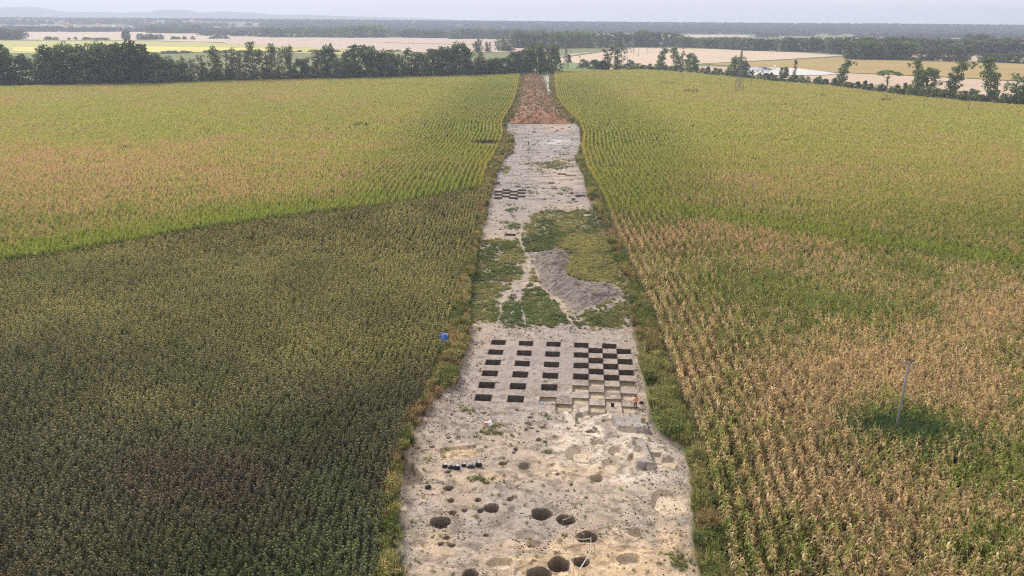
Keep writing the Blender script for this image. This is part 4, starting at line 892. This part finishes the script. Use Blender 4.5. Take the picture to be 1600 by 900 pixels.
# far woods to the horizon: one mass
def far_wood():
    srcs = []
    for k, (cm, tm, kind) in enumerate(TEMPL['round'][:4]): srcs.append(bpy.data.objects.new('wood_tree', crown_simple(k)))
    n = 15000; y = RNG.uniform(3000, 6600, n); px = RNG.uniform(-80, 1680, n); x = (px-800)/FPX*y*.97
    f = fbm(x/500, y/350, 801, 3); left = ss(520, 250, px)
    m = (f > np.where(px < 420, .56+.08*left, .40)) | (y > np.where(px < 420, 5300, 4000)); m &= ~((px > 860) & (px < 1180) & (y < 3750)) ; m &= (y > 3350) | (px > 1180) & (f > .45) | (f > .6)
    x, y, f = x[m], y[m], f[m]; n = len(x); r = RNG.random((n, 4)); z = terrain(x, y)
    c = lerp(np.broadcast_to(A(.022, .045, .040), (n, 3)), A(.045, .07, .045), ss(.3, .8, r[:, 0]*.6+f*.5))
    s = .75+.35*r[:, 1]+.3*(f-.5); sc = np.c_[s*2.3, s*2.3, s*np.clip(np.interp(y, [3000, 4400, 5600, 6600], [.8, .85, 1.0, .75]), 0, 2)]
    scatter('forest', np.c_[x, y, z], r[:, 2]*6.28, sc, c, RNG.integers(0, 4, n), srcs, 'dark blue green forest along the horizon', tilt=np.zeros((n, 2)))
def crown_simple(seed):
    r = np.random.default_rng(900+seed); V = []; Q = []; Cc = []
    for k in range(70):
        t = r.uniform(.0, 1); rad = 6.5*math.sqrt(max(.03, 1-t*t))*r.uniform(.6, 1.05); a = r.uniform(0, 6.28); c = np.array([rad*math.cos(a), rad*math.sin(a), t*17+1])
        nr = np.array([math.cos(a), math.sin(a), t*1.3])+r.normal(0, .5, 3); nr /= np.linalg.norm(nr); t1 = np.cross(nr, r.normal(0, 1, 3)); t1 /= np.linalg.norm(t1); t2 = np.cross(nr, t1); s = r.uniform(1.3, 2.4); m = len(V)
        V += [c-t1*s, c-t2*s, c+t1*s, c+t2*s]; Q.append((m, m+1, m+2, m+3)); b = r.uniform(.6, 1.35); Cc += [(b, b, b)]*4
    return np_mesh('wood_tree', np.array(V), np.array(Q), M_CROP, np.array(Cc))
far_wood()

# ------------------------------------------------------------------ houses, yard, vehicles
M_PLASTER = [mat_flat('pale_plaster', c, .9, .06, .6) for c in ((.62, .60, .56), (.58, .50, .40), (.66, .66, .66))]
M_ROOF = [mat_flat('red_tile_roof', (.33, .12, .08), .85, .15, 2), mat_flat('brown_roof', (.20, .12, .10), .85), mat_flat('grey_roof', (.30, .31, .33), .7)]
M_GLASS = mat_flat('window_glass', (.05, .06, .07), .2, .05)
def house(px, y, wid, dep, hh, wi, ri, rz, label, group, yf=None, base=None):
    x = (px-800)/FPX*y*1.0 if base is None else None
    if base is not None: x, y = (float(q) for q in W(px, base))
    z = float(terrain(np.array([x]), np.array([y]))[0])
    h = empty('house', (x, y, z), rz); tag(h, label, 'house', group)
    MB().box((0, 0, hh/2-.5), (wid, dep, hh+1)).build('wall', M_PLASTER[wi], h)
    rh = dep*.42; e = .5; a, b = wid/2+e, dep/2+e; m = MB()
    m.add([(-a, -b, hh), (a, -b, hh), (a, b, hh), (-a, b, hh), (-a, 0, hh+rh), (a, 0, hh+rh)], [(0, 1, 5, 4), (2, 3, 4, 5), (1, 2, 5), (3, 0, 4), (3, 2, 1, 0)]); rf = m.build('roof', M_ROOF[ri], h)
    MB().box((wid*.2, dep*.12, hh+rh*.95), (.9, .7, 1.6)).build('chimney', M_ROOF[1], rf)
    if base is not None:
        for k in range(max(2, int(wid/4))):
            wx = -wid/2+(k+.5)*wid/max(2, int(wid/4)); MB().box((wx, -dep/2-.03, hh*.55), (1.3, .12, 1.4)).build('window', M_GLASS, h)
    return h
hr = random.Random(5)
for k in range(46):
    px = hr.uniform(0, 420) if k < 40 else hr.uniform(640, 800); y = hr.uniform(3500, 5200)
    ri = hr.choice([0, 0, 1, 2]); wi = hr.randrange(3)
    house(px, y, hr.uniform(18, 34), hr.uniform(10, 14), hr.uniform(7, 12), wi, ri, hr.uniform(-.5, .5), 'tiny pale house among the trees of the far village', 'houses of the far village')
for k, (px, by, w, ri, wi, lab) in enumerate([(1492,66,24,2,2,'long grey roofed house, first of the right village houses'),(1502,68.5,18,0,1,'red roofed house below the long grey roof'),(1513,66,16,0,2,'red roofed house right of the grey roof'),(1552,64,20,0,2,'red roofed house left of the far right pair'),
    (1566,66,26,2,2,'wide grey roofed building near the right edge'),(1573,69,22,0,1,'large red roofed house below the wide grey building'),(1586,66,16,0,0,'small red roofed house in the far right pair'),(1598,66,18,0,2,'pale house with red roof at the right edge'),(1360,62,13,2,2,'small white house alone among trees'),(1377,64,12,2,0,'small pale house with grey roof among trees'),(1290,78,12,0,1,'small orange house at the wood edge')]):
    house(px, 0, w, 10, 6.5, wi, ri, (k % 3-1)*.25, lab, None, base=by)
M_WHITE = mat_flat('white_paint', (.72, .73, .75), .4, .04, 1); M_BLUEP = mat_flat('blue_paint', (.10, .16, .30), .5, .05, 1); M_DARKP = mat_flat('dark_paint', (.05, .055, .07), .5); M_TYRE = mat_flat('tyre_rubber', (.02, .02, .02), .9)
def truck(paint, L=8, h=3.2):
    t = empty('parked_truck'); MB().box((-.9, 0, .9+h*.4), (L-2.4, 2.4, h*.8)).build('cargo_box', paint, t)
    cb = MB().box((L/2-1.0, 0, 1.6), (1.9, 2.3, 2.1), taper=.9).build('cab', paint, t); MB().box((L/2-.1, 0, 2.0), (.12, 1.8, .7)).build('windscreen', M_GLASS, cb)
    for a in (-L*.32, L*.33):
        for b in (-1.05, 1.05): MB().tube([(a, b-.15, .48), (a, b+.15, .48)], .48, 10).build('wheel', M_TYRE, t)
    return t
def car(paint):
    t = empty('parked_car'); b = MB().box((0, 0, .65), (4.3, 1.75, .7), taper=.97); b.box((-.2, 0, 1.2), (2.4, 1.6, .55), taper=.78); b.build('body', paint, t)
    MB().box((-.2, 0, 1.2), (2.3, 1.63, .36), taper=.84).build('windows', M_GLASS, t)
    for a in (-1.35, 1.35):
        for c in (-.8, .8): MB().tube([(a, c-.1, .33), (a, c+.1, .33)], .33, 10).build('wheel', M_TYRE, t)
    return t
vk = [(truck, M_WHITE, 1167, 112.5, .2, 'white box truck at the left end of the yard'), (truck, M_BLUEP, 1173, 111, .1, 'blue box truck behind the first white truck'), (truck, M_WHITE, 1180, 112, 0, 'white box truck in the middle of the yard row'), (truck, M_WHITE, 1187, 113, -.1, 'white box truck right of the middle one'), (truck, M_BLUEP, 1194, 112, .1, 'blue box truck right of the white trucks'),
      (car, M_WHITE, 1200, 112.5, .4, 'white car between blue truck and dark car'), (car, M_DARKP, 1203.5, 110.5, -.3, 'dark car in front of the poplar in the yard'), (car, M_BLUEP, 1176, 115, .3, 'blue car in front of the trucks'), (car, M_WHITE, 1190, 115.5, .1, 'white car in front of the right truck'), (truck, M_WHITE, 1210, 109, 1.3, 'white truck seen end on at the back of the yard')]
for f, pt, px, by, rz, lab in vk:
    t = f(pt); x, y = W(px, by); t.location = (float(x), float(y), .71); t.rotation_euler = (0, 0, rz); tag(t, lab, 'truck' if f is truck else 'car')

# ------------------------------------------------------------------ poles and pylons
def utility_pole(px, by, ty, mat, label, lean=(0, 0), rz=0.3, r=.16, arms=True):
    x, y = (float(q) for q in W(px, by)); D = float(P(x, y, 0)[2])
    H = next(h for h in np.arange(1, 40, .1) if float(P(x, y, h)[1]) <= ty)
    t = empty('utility_pole', (x, y, 0), rz); tag(t, label, 'utility pole')
    top = Vector((lean[0], lean[1], H)); MB().tube([(0, 0, -.3), top*.5, top], [r*1.25, r, r*.7], 10).build('shaft', mat, t, smooth=True)
    if arms:
        w = 1.0 if H < 11 else 1.2; ca = MB(); ca.box((top.x, top.y, H-.15), (w*2, .11, .12), tilt=(0, .12)); ca.build('crossarm', M_WOOD if mat is M_WOOD else M_STEEL, t)
        for k in (-.95, 0, .95):
            z0 = H-.1-k*w*.12+(.25 if k == 0 else 0)
            MB().lathe([(.035, 0), (.035, .12), (.09, .14), (.05, .2), (.085, .23), (.03, .32)], (top.x+k*w, top.y, z0), 8).build('insulator', M_INSUL, t)
    return t
utility_pole(1396, 690, 566, M_CONC, 'grey concrete pole leaning slightly right in the tan maize', lean=(.45, 0), rz=-.18, r=.145)
utility_pole(1172.7, 139, 115, M_WOOD, 'dark pole just right of the big lattice pylon'); utility_pole(1160.6, 136, 121, M_WOOD, 'thin pole between the big pylon and the dark pole', r=.12)
utility_pole(1284, 152.5, 137, M_WOOD, 'thin pole above a tiny bush in the right field', r=.12); utility_pole(1384, 160, 130, M_CONC, 'tall thin pale pole below the flat crowned tree', r=.15)
utility_pole(1443, 174, 155, M_CONC, 'short pale pole left of the darkest one', r=.15); utility_pole(1512, 178, 156, M_WOOD, 'short dark thick pole nearest the right edge', r=.22)
utility_pole(989, 118, 108, M_WOOD, 'tiny pole at the back of the right field, first from the trench', r=.13); utility_pole(1032, 121.5, 108, M_WOOD, 'tiny pole below the bent slender tree', r=.13); utility_pole(1066, 128, 112, M_WOOD, 'dark pole below the full round hedge tree', r=.18)
utility_pole(906, 91, 80, M_CONC, 'stubby pale post at the left edge of the stubble', r=.5, arms=False); utility_pole(980.5, 96, 80, M_WOOD, 'dark pole in the stubble right of the airy trees', r=.22); utility_pole(997.5, 89, 77, M_WOOD, 'dark pole in the middle of the stubble', r=.25); utility_pole(1011, 85, 75.5, M_WOOD, 'farthest dark pole in the stubble', r=.28)
def lattice_pylon(px, by, ty, label, thick=.11, rz=.3):
    x, y = (float(q) for q in W(px, by)); H = next(h for h in np.arange(5, 60, .2) if float(P(x, y, h)[1]) <= ty)
    t = empty('lattice_pylon', (x, y, 0), rz); tag(t, label, 'pylon')
    B = 2.6; wst = .75; zw = H*.55
    def hw(z): return B+(wst-B)*z/zw if z < zw else wst+(.25-wst)*(z-zw)/(H-zw)
    for sx in (-1, 1):
        for sy in (-1, 1): MB().tube([(sx*hw(0), sy*hw(0), -.2), (sx*hw(zw), sy*hw(zw), zw), (sx*hw(H), sy*hw(H), H)], thick, 4).build('leg', M_STEEL, t)
    br = MB(); z = 0
    while z < H-1.2:
        st = max(1.2, hw(z)*1.9); z2 = min(H-.2, z+st)
        for a, b in (((-1, -1), (1, -1)), ((1, -1), (1, 1)), ((1, 1), (-1, 1)), ((-1, 1), (-1, -1))):
            p = lambda c, zz: (c[0]*hw(zz), c[1]*hw(zz), zz)
            br.tube([p(a, z), p(b, z2)], thick*.5, 4); br.tube([p(b, z), p(a, z2)], thick*.5, 4); br.tube([p(a, z2), p(b, z2)], thick*.5, 4)
        z = z2
    br.build('bracing', M_STEEL, t)
    for zz, w in ((H*.66, 4.6), (H*.82, 3.6)):
        m = MB()
        for s in (-1, 1):
            for q in (-1, 1): m.tube([(s*hw(zz), q*hw(zz), zz), (s*w, 0, zz)], thick*.7, 4)
            m.tube([(s*hw(zz+1.4), 0, zz+1.4), (s*w, 0, zz)], thick*.6, 4)
        ca = m.build('crossarm', M_STEEL, t)
        for s in (-1, 1): MB().lathe([(.05, 0), (.14, -.3), (.08, -.6), (.14, -.9), (.08, -1.2), (.14, -1.5), (.04, -1.9)], (s*w, 0, zz-.02), 6).build('insulator', M_INSUL, ca)
    return t
lattice_pylon(1154, 146, 77, 'large lattice pylon standing in the right field before the hedge', .13); lattice_pylon(884, 109, 60, 'dark lattice pylon behind the end of the trench', .17); lattice_pylon(988, 83.5, 51, 'faint lattice pylon in front of the far belt', .16)

# ------------------------------------------------------------------ people and gear on the dig
M_SKIN = mat_flat('skin', (.42, .25, .17), .6, .05); M_HAIR = mat_flat('dark_hair', (.03, .022, .018), .8); M_ORANGE = mat_flat('orange_shirt', (.85, .19, .06), .7, .06, 5)
M_GREYT = mat_flat('grey_trousers', (.12, .11, .10), .85); M_BOOT = mat_flat('tan_boot', (.28, .20, .13), .8); M_BLACKC = mat_flat('black_cloth', (.02, .02, .026), .8); M_NAVY = mat_flat('navy_cloth', (.022, .028, .05), .8)
def skin_obj(name, mat, verts, edges, rad, parent, sub=2, root=0):
    me = bpy.data.meshes.new(name); me.from_pydata(verts, edges, []); me.materials.append(mat); o = link(bpy.data.objects.new(name, me), parent)
    md = o.modifiers.new('skin', 'SKIN'); md.use_smooth_shade = True
    sv = me.skin_vertices[0] if me.skin_vertices else me.attributes.new and None
    if sv is None:
        bpy.context.view_layer.objects.active = o; sv = me.skin_vertices[0]
    for k, r_ in enumerate(rad): sv.data[k].radius = (r_, r_) if not isinstance(r_, tuple) else r_
    sv.data[root].use_root = True
    s = o.modifiers.new('sub', 'SUBSURF'); s.levels = sub; s.render_levels = sub
    return o
def person(loc, rz, shirt, trouser, label, pose='stand'):
    t = empty('person', loc, rz); tag(t, label, 'person')
    V = [(0,0,.95),(0,0,1.12),(0,0,1.32),(0,0,1.45),(0,-.01,1.53),(0,-.015,1.63),(0,-.01,1.74),       # pelvis spine neck head
         (.19,0,1.40),(.26,-.03,1.14),(.17,-.22,1.03),(.10,-.29,1.05),(-.19,0,1.40),(-.27,-.03,1.14),(-.19,-.21,1.01),(-.11,-.28,1.03),   # arms, hands in front
         (.10,0,.90),(.13,-.02,.50),(.15,.02,.08),(.16,-.13,.03),(-.10,0,.90),(-.14,-.02,.50),(-.17,.02,.08),(-.18,-.13,.03)]
    E_ = [(0,1),(1,2),(2,3),(3,4),(4,5),(5,6),(3,7),(7,8),(8,9),(9,10),(3,11),(11,12),(12,13),(13,14),(0,15),(15,16),(16,17),(17,18),(0,19),(19,20),(20,21),(21,22)]
    Rr = [.13,.12,.14,.09,.052,.095,.075,.055,.043,.034,.035,.055,.043,.034,.035,.085,.058,.042,.04,.085,.058,.042,.04]
    skin_obj('body', M_SKIN, V, E_, Rr, t)
    sh_ = [0, 1, 2, 3, 7, 8, 11, 12]; mp2 = {v: k for k, v in enumerate(sh_)}
    skin_obj('shirt', shirt, [V[k] if k not in (8, 12) else tuple((V[k][q]*.75+V[7 if k == 8 else 11][q]*.25) for q in range(3)) for k in sh_], [(mp2[a], mp2[b]) for a, b in E_ if a in mp2 and b in mp2], [.15,.145,.16,.105,.075,.062,.075,.062], t)
    tr = [0, 15, 16, 17, 19, 20, 21]; mp3 = {v: k for k, v in enumerate(tr)}
    skin_obj('trousers', trouser, [V[k] if k not in (17, 21) else (V[k][0], V[k][1], .14) for k in tr], [(mp3[a], mp3[b]) for a, b in E_ if a in mp3 and b in mp3], [.145,.105,.078,.062,.105,.078,.062], t)
    for k, f in ((17, 18), (21, 22)): skin_obj('boot', M_BOOT, [(V[k][0], V[k][1], .16), (V[k][0], V[k][1], .06), (V[f][0], V[f][1]-.02, .045)], [(0, 1), (1, 2)], [.06, .06, .05], t)
    MB().lathe([(.02, .125), (.07, .11), (.105, .06), (.11, .0), (.095, -.04)], (0, .005, 1.70), 12).build('hair', M_HAIR, t, smooth=True)
    return t
p = at(992.5, 637); person(p, .25, M_ORANGE, M_GREYT, 'person in an orange shirt standing at the right edge of the pit grid')
p = at(825.5, 227.5); person(p, 1.0, M_BLACKC, M_BLACKC, 'tiny person in dark clothes alone on the far grey floor')

M_BLUE = mat_flat('blue_fabric', (.03, .16, .60), .6, .1, 4); M_PALEB = mat_flat('pale_blue_fabric', (.42, .50, .72), .6, .08, 4); M_CLOTHW = mat_flat('white_cloth', (.75, .74, .72), .8, .05, 4); M_TANB = mat_flat('tan_card', (.45, .34, .26), .85)
def parasol():
    p = at(701, 550); t = empty('parasol', p, .2); t.rotation_euler = (.0, -.28, .2); tag(t, 'half folded blue and white parasol standing in the weeds left of the pits', 'parasol')
    MB().tube([(0, 0, -.2), (-.05, 0, 1.0), (-.1, .02, 2.3)], .022, 7).build('pole', M_WOOD, t)
    c = Vector((-.1, .02, 2.32)); n = 16
    for nm, mt, par in (('canopy', M_BLUE, 0), ('pale_panel', M_PALEB, 1)):
        m = MB()
        for k in range(n):
            if ((k//2) % 2) != par: continue
            a0, a1 = 2*math.pi*k/n, 2*math.pi*(k+1)/n
            def pt(a, kk, q): 
                rr = (.10, .42, .46)[q] * (1.0 if kk % 2 == 0 else .72) * (1.35 if math.cos(a-.2) > .2 or math.cos(a-2.8) > .55 else .6); z = (0, -.25-.12*(kk % 2), -.95-.75*par)[q]
                rr2 = rr if (q < 2 or not par) else rr*.35
                return c+Vector((math.cos(a)*rr2, math.sin(a)*rr2, z if q else 0))
            A0, A1 = [pt(a0, k, q) for q in range(3)], [pt(a1, k+1, q) for q in range(3)]
            m.add([c+Vector((0, 0, .06)), A0[0], A1[0]], [(0, 1, 2)])
            for q in range(2): m.add([A0[q], A1[q], A1[q+1], A0[q+1]], [(3, 2, 1, 0)])
        o = m.build(nm, mt, t); sm = o.modifiers.new('thick', 'SOLIDIFY'); sm.thickness = .012
    return t
parasol()
q = at(708, 552); MB().tube([(-.55, 0, 1.15), (.0, -.05, .55), (.5, -.1, 0)], .035, 6); 
o = MB().tube([(-.5, 0, 1.2), (0, -.05, .6), (.45, -.1, -.05)], .04, 6).build('wooden_plank', mat_flat('light_wood', (.45, .33, .2), .8), None, loc=q); tag(o, 'light wooden stake leaning beside the blue parasol', 'stake')
o = MB().lathe([(.12, 0), (.2, .08), (.17, .2), (.04, .27)], (0, 0, 0), 10, 1.2, .8, .12).build('cloth_bundle', M_CLOTHW, None, True, at(707, 551)); tag(o, 'small white bundle on the ground under the blue parasol', 'bundle')
def bag(px, py, L, Wd, Hh, mat, rz, label, accent=None, cat='bag'):
    t = empty('bag', at(px, py), rz); tag(t, label, cat)
    pr = [(.30, 0), (.47, .06), (.5, .3), (.46, .65), (.33, .9), (.08, 1.0)]
    MB().lathe([(r_*1.0, z_*Hh) for r_, z_ in pr], (0, 0, -.02), 12, L, Wd, .07).build('sack', mat, t, True)
    MB().tube([(-L*.2, 0, Hh*.85), (-L*.12, 0, Hh*1.12), (L*.12, 0, Hh*1.12), (L*.2, 0, Hh*.85)], .022, 6).build('handle', mat, t, True)
    if accent: MB().lathe([(.24, .0), (.26, .05), (.1, .12)], (L*.1, -Wd*.12, Hh*.9), 10, L*.9, Wd*.9, .15).build('flap', accent, t, True)
    return t
def bucket(px, py, r, h, mat, label, fill=None):
    t = empty('bucket', at(px, py), .3); tag(t, label, 'bucket')
    MB().lathe([(r*.75, 0), (r, h), (r*1.06, h), (r*1.06, h-.04), (r*.95, h-.05), (r*.72, .04)], (0, 0, 0), 14).build('pail', mat, t, True)
    MB().tube([(r*math.cos(a), .04, h+r*.75*math.sin(a)) for a in np.linspace(0, math.pi, 9)], .012, 5).build('handle', M_STEEL, t)
    return t
bag(695, 730, .6, .45, .36, M_BLACKC, .1, 'black bag with white top at the left end of the bag row', M_CLOTHW)
bag(704.5, 731.5, .62, .5, .34, M_NAVY, .3, 'dark navy bag, second from the left in the bag row')
bag(714, 733, .72, .55, .46, M_BLACKC, -.2, 'big black bag with a pale flap in the bag row', M_CLOTHW)
bag(724.5, 728.5, .55, .42, .34, M_BLACKC, .2, 'black and white bag in the middle of the bag row', M_CLOTHW)
bag(735.5, 730.5, .85, .45, .28, M_NAVY, .15, 'long bluish bag, second from the right in the bag row')
bag(747.5, 728.5, .75, .6, .52, M_BLACKC, 0, 'bulky black backpack at the right end of the bag row', M_PALEB)
bag(700, 739, .6, .35, .2, M_BLACKC, .2, 'flat black bag lying in front of the bag row'); bag(669, 763, .65, .45, .35, M_NAVY, .4, 'dark blue bag alone near the left bank')
bag(1002, 630, .6, .4, .25, M_BLACKC, .3, 'black bag on the ground right of the person in orange')
bucket(957, 635.5, .22, .4, M_BLACKC, 'black bucket on the baulk in front of the grid'); bucket(892.5, 541.5, .16, .26, M_CLOTHW, 'small white bucket left of the checkerboard pits'); bucket(863, 631, .15, .24, M_CLOTHW, 'small white bucket on the front edge of the grid')
bucket(831, 376.5, .3, .5, M_CLOTHW, 'white bucket behind the lone far pit')
t = bag(766, 666, .55, .5, .75, M_CLOTHW, .2, 'white sack standing on the floor behind the bag row', None, 'sack')
o = MB().box((0, 0, .22), (.5, .4, .45), taper=.95); o.box((0, 0, .46), (.54, .44, .05)); o = o.build('cardboard_box', M_TANB, None, loc=at(760, 665.5)); tag(o, 'tan cardboard box left of the white sack', 'box')
M_LBLUE = mat_flat('light_blue_plastic', (.25, .45, .62), .5)
for px, py, lab in ((846.5, 630.5, 'light blue plastic bag in front of the grid'), (922.5, 547, 'pale blue bag on a baulk inside the checkerboard')):
    bag(px, py, .5, .4, .22, M_LBLUE, .5, lab)
# pale heaps of sampling rubble and white tape on stakes
M_TAPE = mat_flat('white_tape', (.72, .70, .70), .6, .04); M_STAKE = mat_flat('stake_wood', (.42, .34, .24), .85)
TAPES = [([(879,819),(896,809),(907,833),(912,841)], 'bent white tape between the right pit of the pair and the framed pit'), ([(908,830),(942,830),(948,845)], 'white tape along the back edge of the framed pit'),
 ([(864,862),(884,861),(892,876),(890,899)], 'white tape around the right side of the deepest round pit'), ([(877,855),(896,848),(923,848),(924,862)], 'white tape strung behind the small angular pit'),
 ([(896,875),(921,860)], 'short white tape crossing the small angular pit'), ([(923,851),(924,865),(904,899)], 'white tape right of the small angular pit running to the front'),
 ([(797,889),(820,877),(843,864)], 'long slack tape left of the deepest round pit'), ([(775,892),(793,899)], 'short tape at the front edge of view'), ([(688,784),(708,798)], 'short white tape by the left postholes'),
 ([(754,769),(768,781)], 'short white tape behind the middle round pit'), ([(834,770),(847,778)], 'short white tape behind the wide round pit')]
for pts, lab in TAPES:
    G = [at(*q) for q in pts]; t = empty('barrier_tape', G[0]); tag(t, lab, 'tape'); m = MB()
    for a, b in zip(G[:-1], G[1:]):
        for k in range(5):
            f0, f1 = k/5, (k+1)/5; sg = lambda f: .5-.14*math.sin(math.pi*f)
            za = max(a.z, -.6)*(1-f0)+max(b.z, -.6)*f0; zb = max(a.z, -.6)*(1-f1)+max(b.z, -.6)*f1
            A_ = a.lerp(b, f0)-G[0]; B_ = a.lerp(b, f1)-G[0]; A_.z = za-G[0].z+sg(f0); B_.z = zb-G[0].z+sg(f1)
            d = Vector((0, 0, .05)); w = (B_-A_).cross(Vector((0, 0, 1))).normalized()*.028
            m.add([A_-d-w, B_-d-w, B_+d+w, A_+d+w, A_-d+w*.2, B_-d+w*.2, B_+d+w*1.2, A_+d+w*1.2], [(0, 1, 2, 3), (7, 6, 5, 4), (0, 4, 5, 1), (3, 2, 6, 7)])
    m.build('tape', M_TAPE, t)
    for g in G:
        MB().tube([(g.x-G[0].x, g.y-G[0].y, min(0, g.z-G[0].z)-.1), (g.x-G[0].x+.02, g.y-G[0].y, max(g.z, -.6)-G[0].z+.62)], .022, 5).build('stake', M_STAKE, t)
# small stones and clods on the floor
def clods():
    V = []; 
    def rock(seed):
        r = np.random.default_rng(seed); a = np.array([(1,0,0),(-1,0,0),(0,1,0),(0,-1,0),(0,0,.7),(0,0,-.5)], float)*r.uniform(.7, 1.2, (6, 1)); f = [(0,2,4),(2,1,4),(1,3,4),(3,0,4),(2,0,5),(1,2,5),(3,1,5),(0,3,5)]
        return bpy.data.objects.new('clod', np_mesh('clod', a, np.array(f), M_CROP, np.ones((6, 3))))
    n = 55000; y = RNG.uniform(60, 130, n); a = ev(FL_L, y); b = ev(FL_R, y); x = a+(b-a)*RNG.random(n); f = fbm(x/3, y/3, 501, 4); px, py, _ = P(x, y, -.5+0*x)
    edge = np.minimum(x-a, b-x); w = ss(.5, .66, f)+.5*ss(3, .5, edge)+.8*np.exp(-((px-690)/40)**2-((py-655)/45)**2)+.7*np.exp(-((px-1050)/40)**2-((py-860)/30)**2)
    u_, v_ = uv(x, y); k = (RNG.random(n) < w*.42) & ~((u_ > -.1) & (u_ < 20.1) & (v_ < 0) & (v_ > -24)); x, y, f = x[k], y[k], f[k]; n = len(x); r = RNG.random((n, 3))
    c = lerp(np.broadcast_to(A(.09, .075, .06), (n, 3)), A(.36, .31, .26), ss(.45, .9, r[:, 0]))
    scatter('rubble', np.c_[x, y, ground_z(x, y)], r[:, 1]*6.28, .03+.12*r[:, 2]**3, c, RNG.integers(0, 3, n), [rock(s) for s in range(3)], 'small stones and clods of soil strewn over the stripped floor')
clods()

# ------------------------------------------------------------------ the air
hz = MB().box((0, 6500, 158), (30000, 21500, 322)); hzm = bpy.data.materials.new('haze'); hzm.use_nodes = True; nt = hzm.node_tree; nt.nodes.remove(nt.nodes['Principled BSDF'])
pv = nt.nodes.new('ShaderNodeVolumePrincipled'); pv.inputs['Color'].default_value = (.66, .75, .95, 1); pv.inputs['Density'].default_value = 1.55e-4; pv.inputs['Anisotropy'].default_value = .2
nt.links.new(pv.outputs[0], nt.nodes['Material Output'].inputs['Volume'])
tag(hz.build('haze', hzm), 'thin pale haze over the plain', kind='stuff')
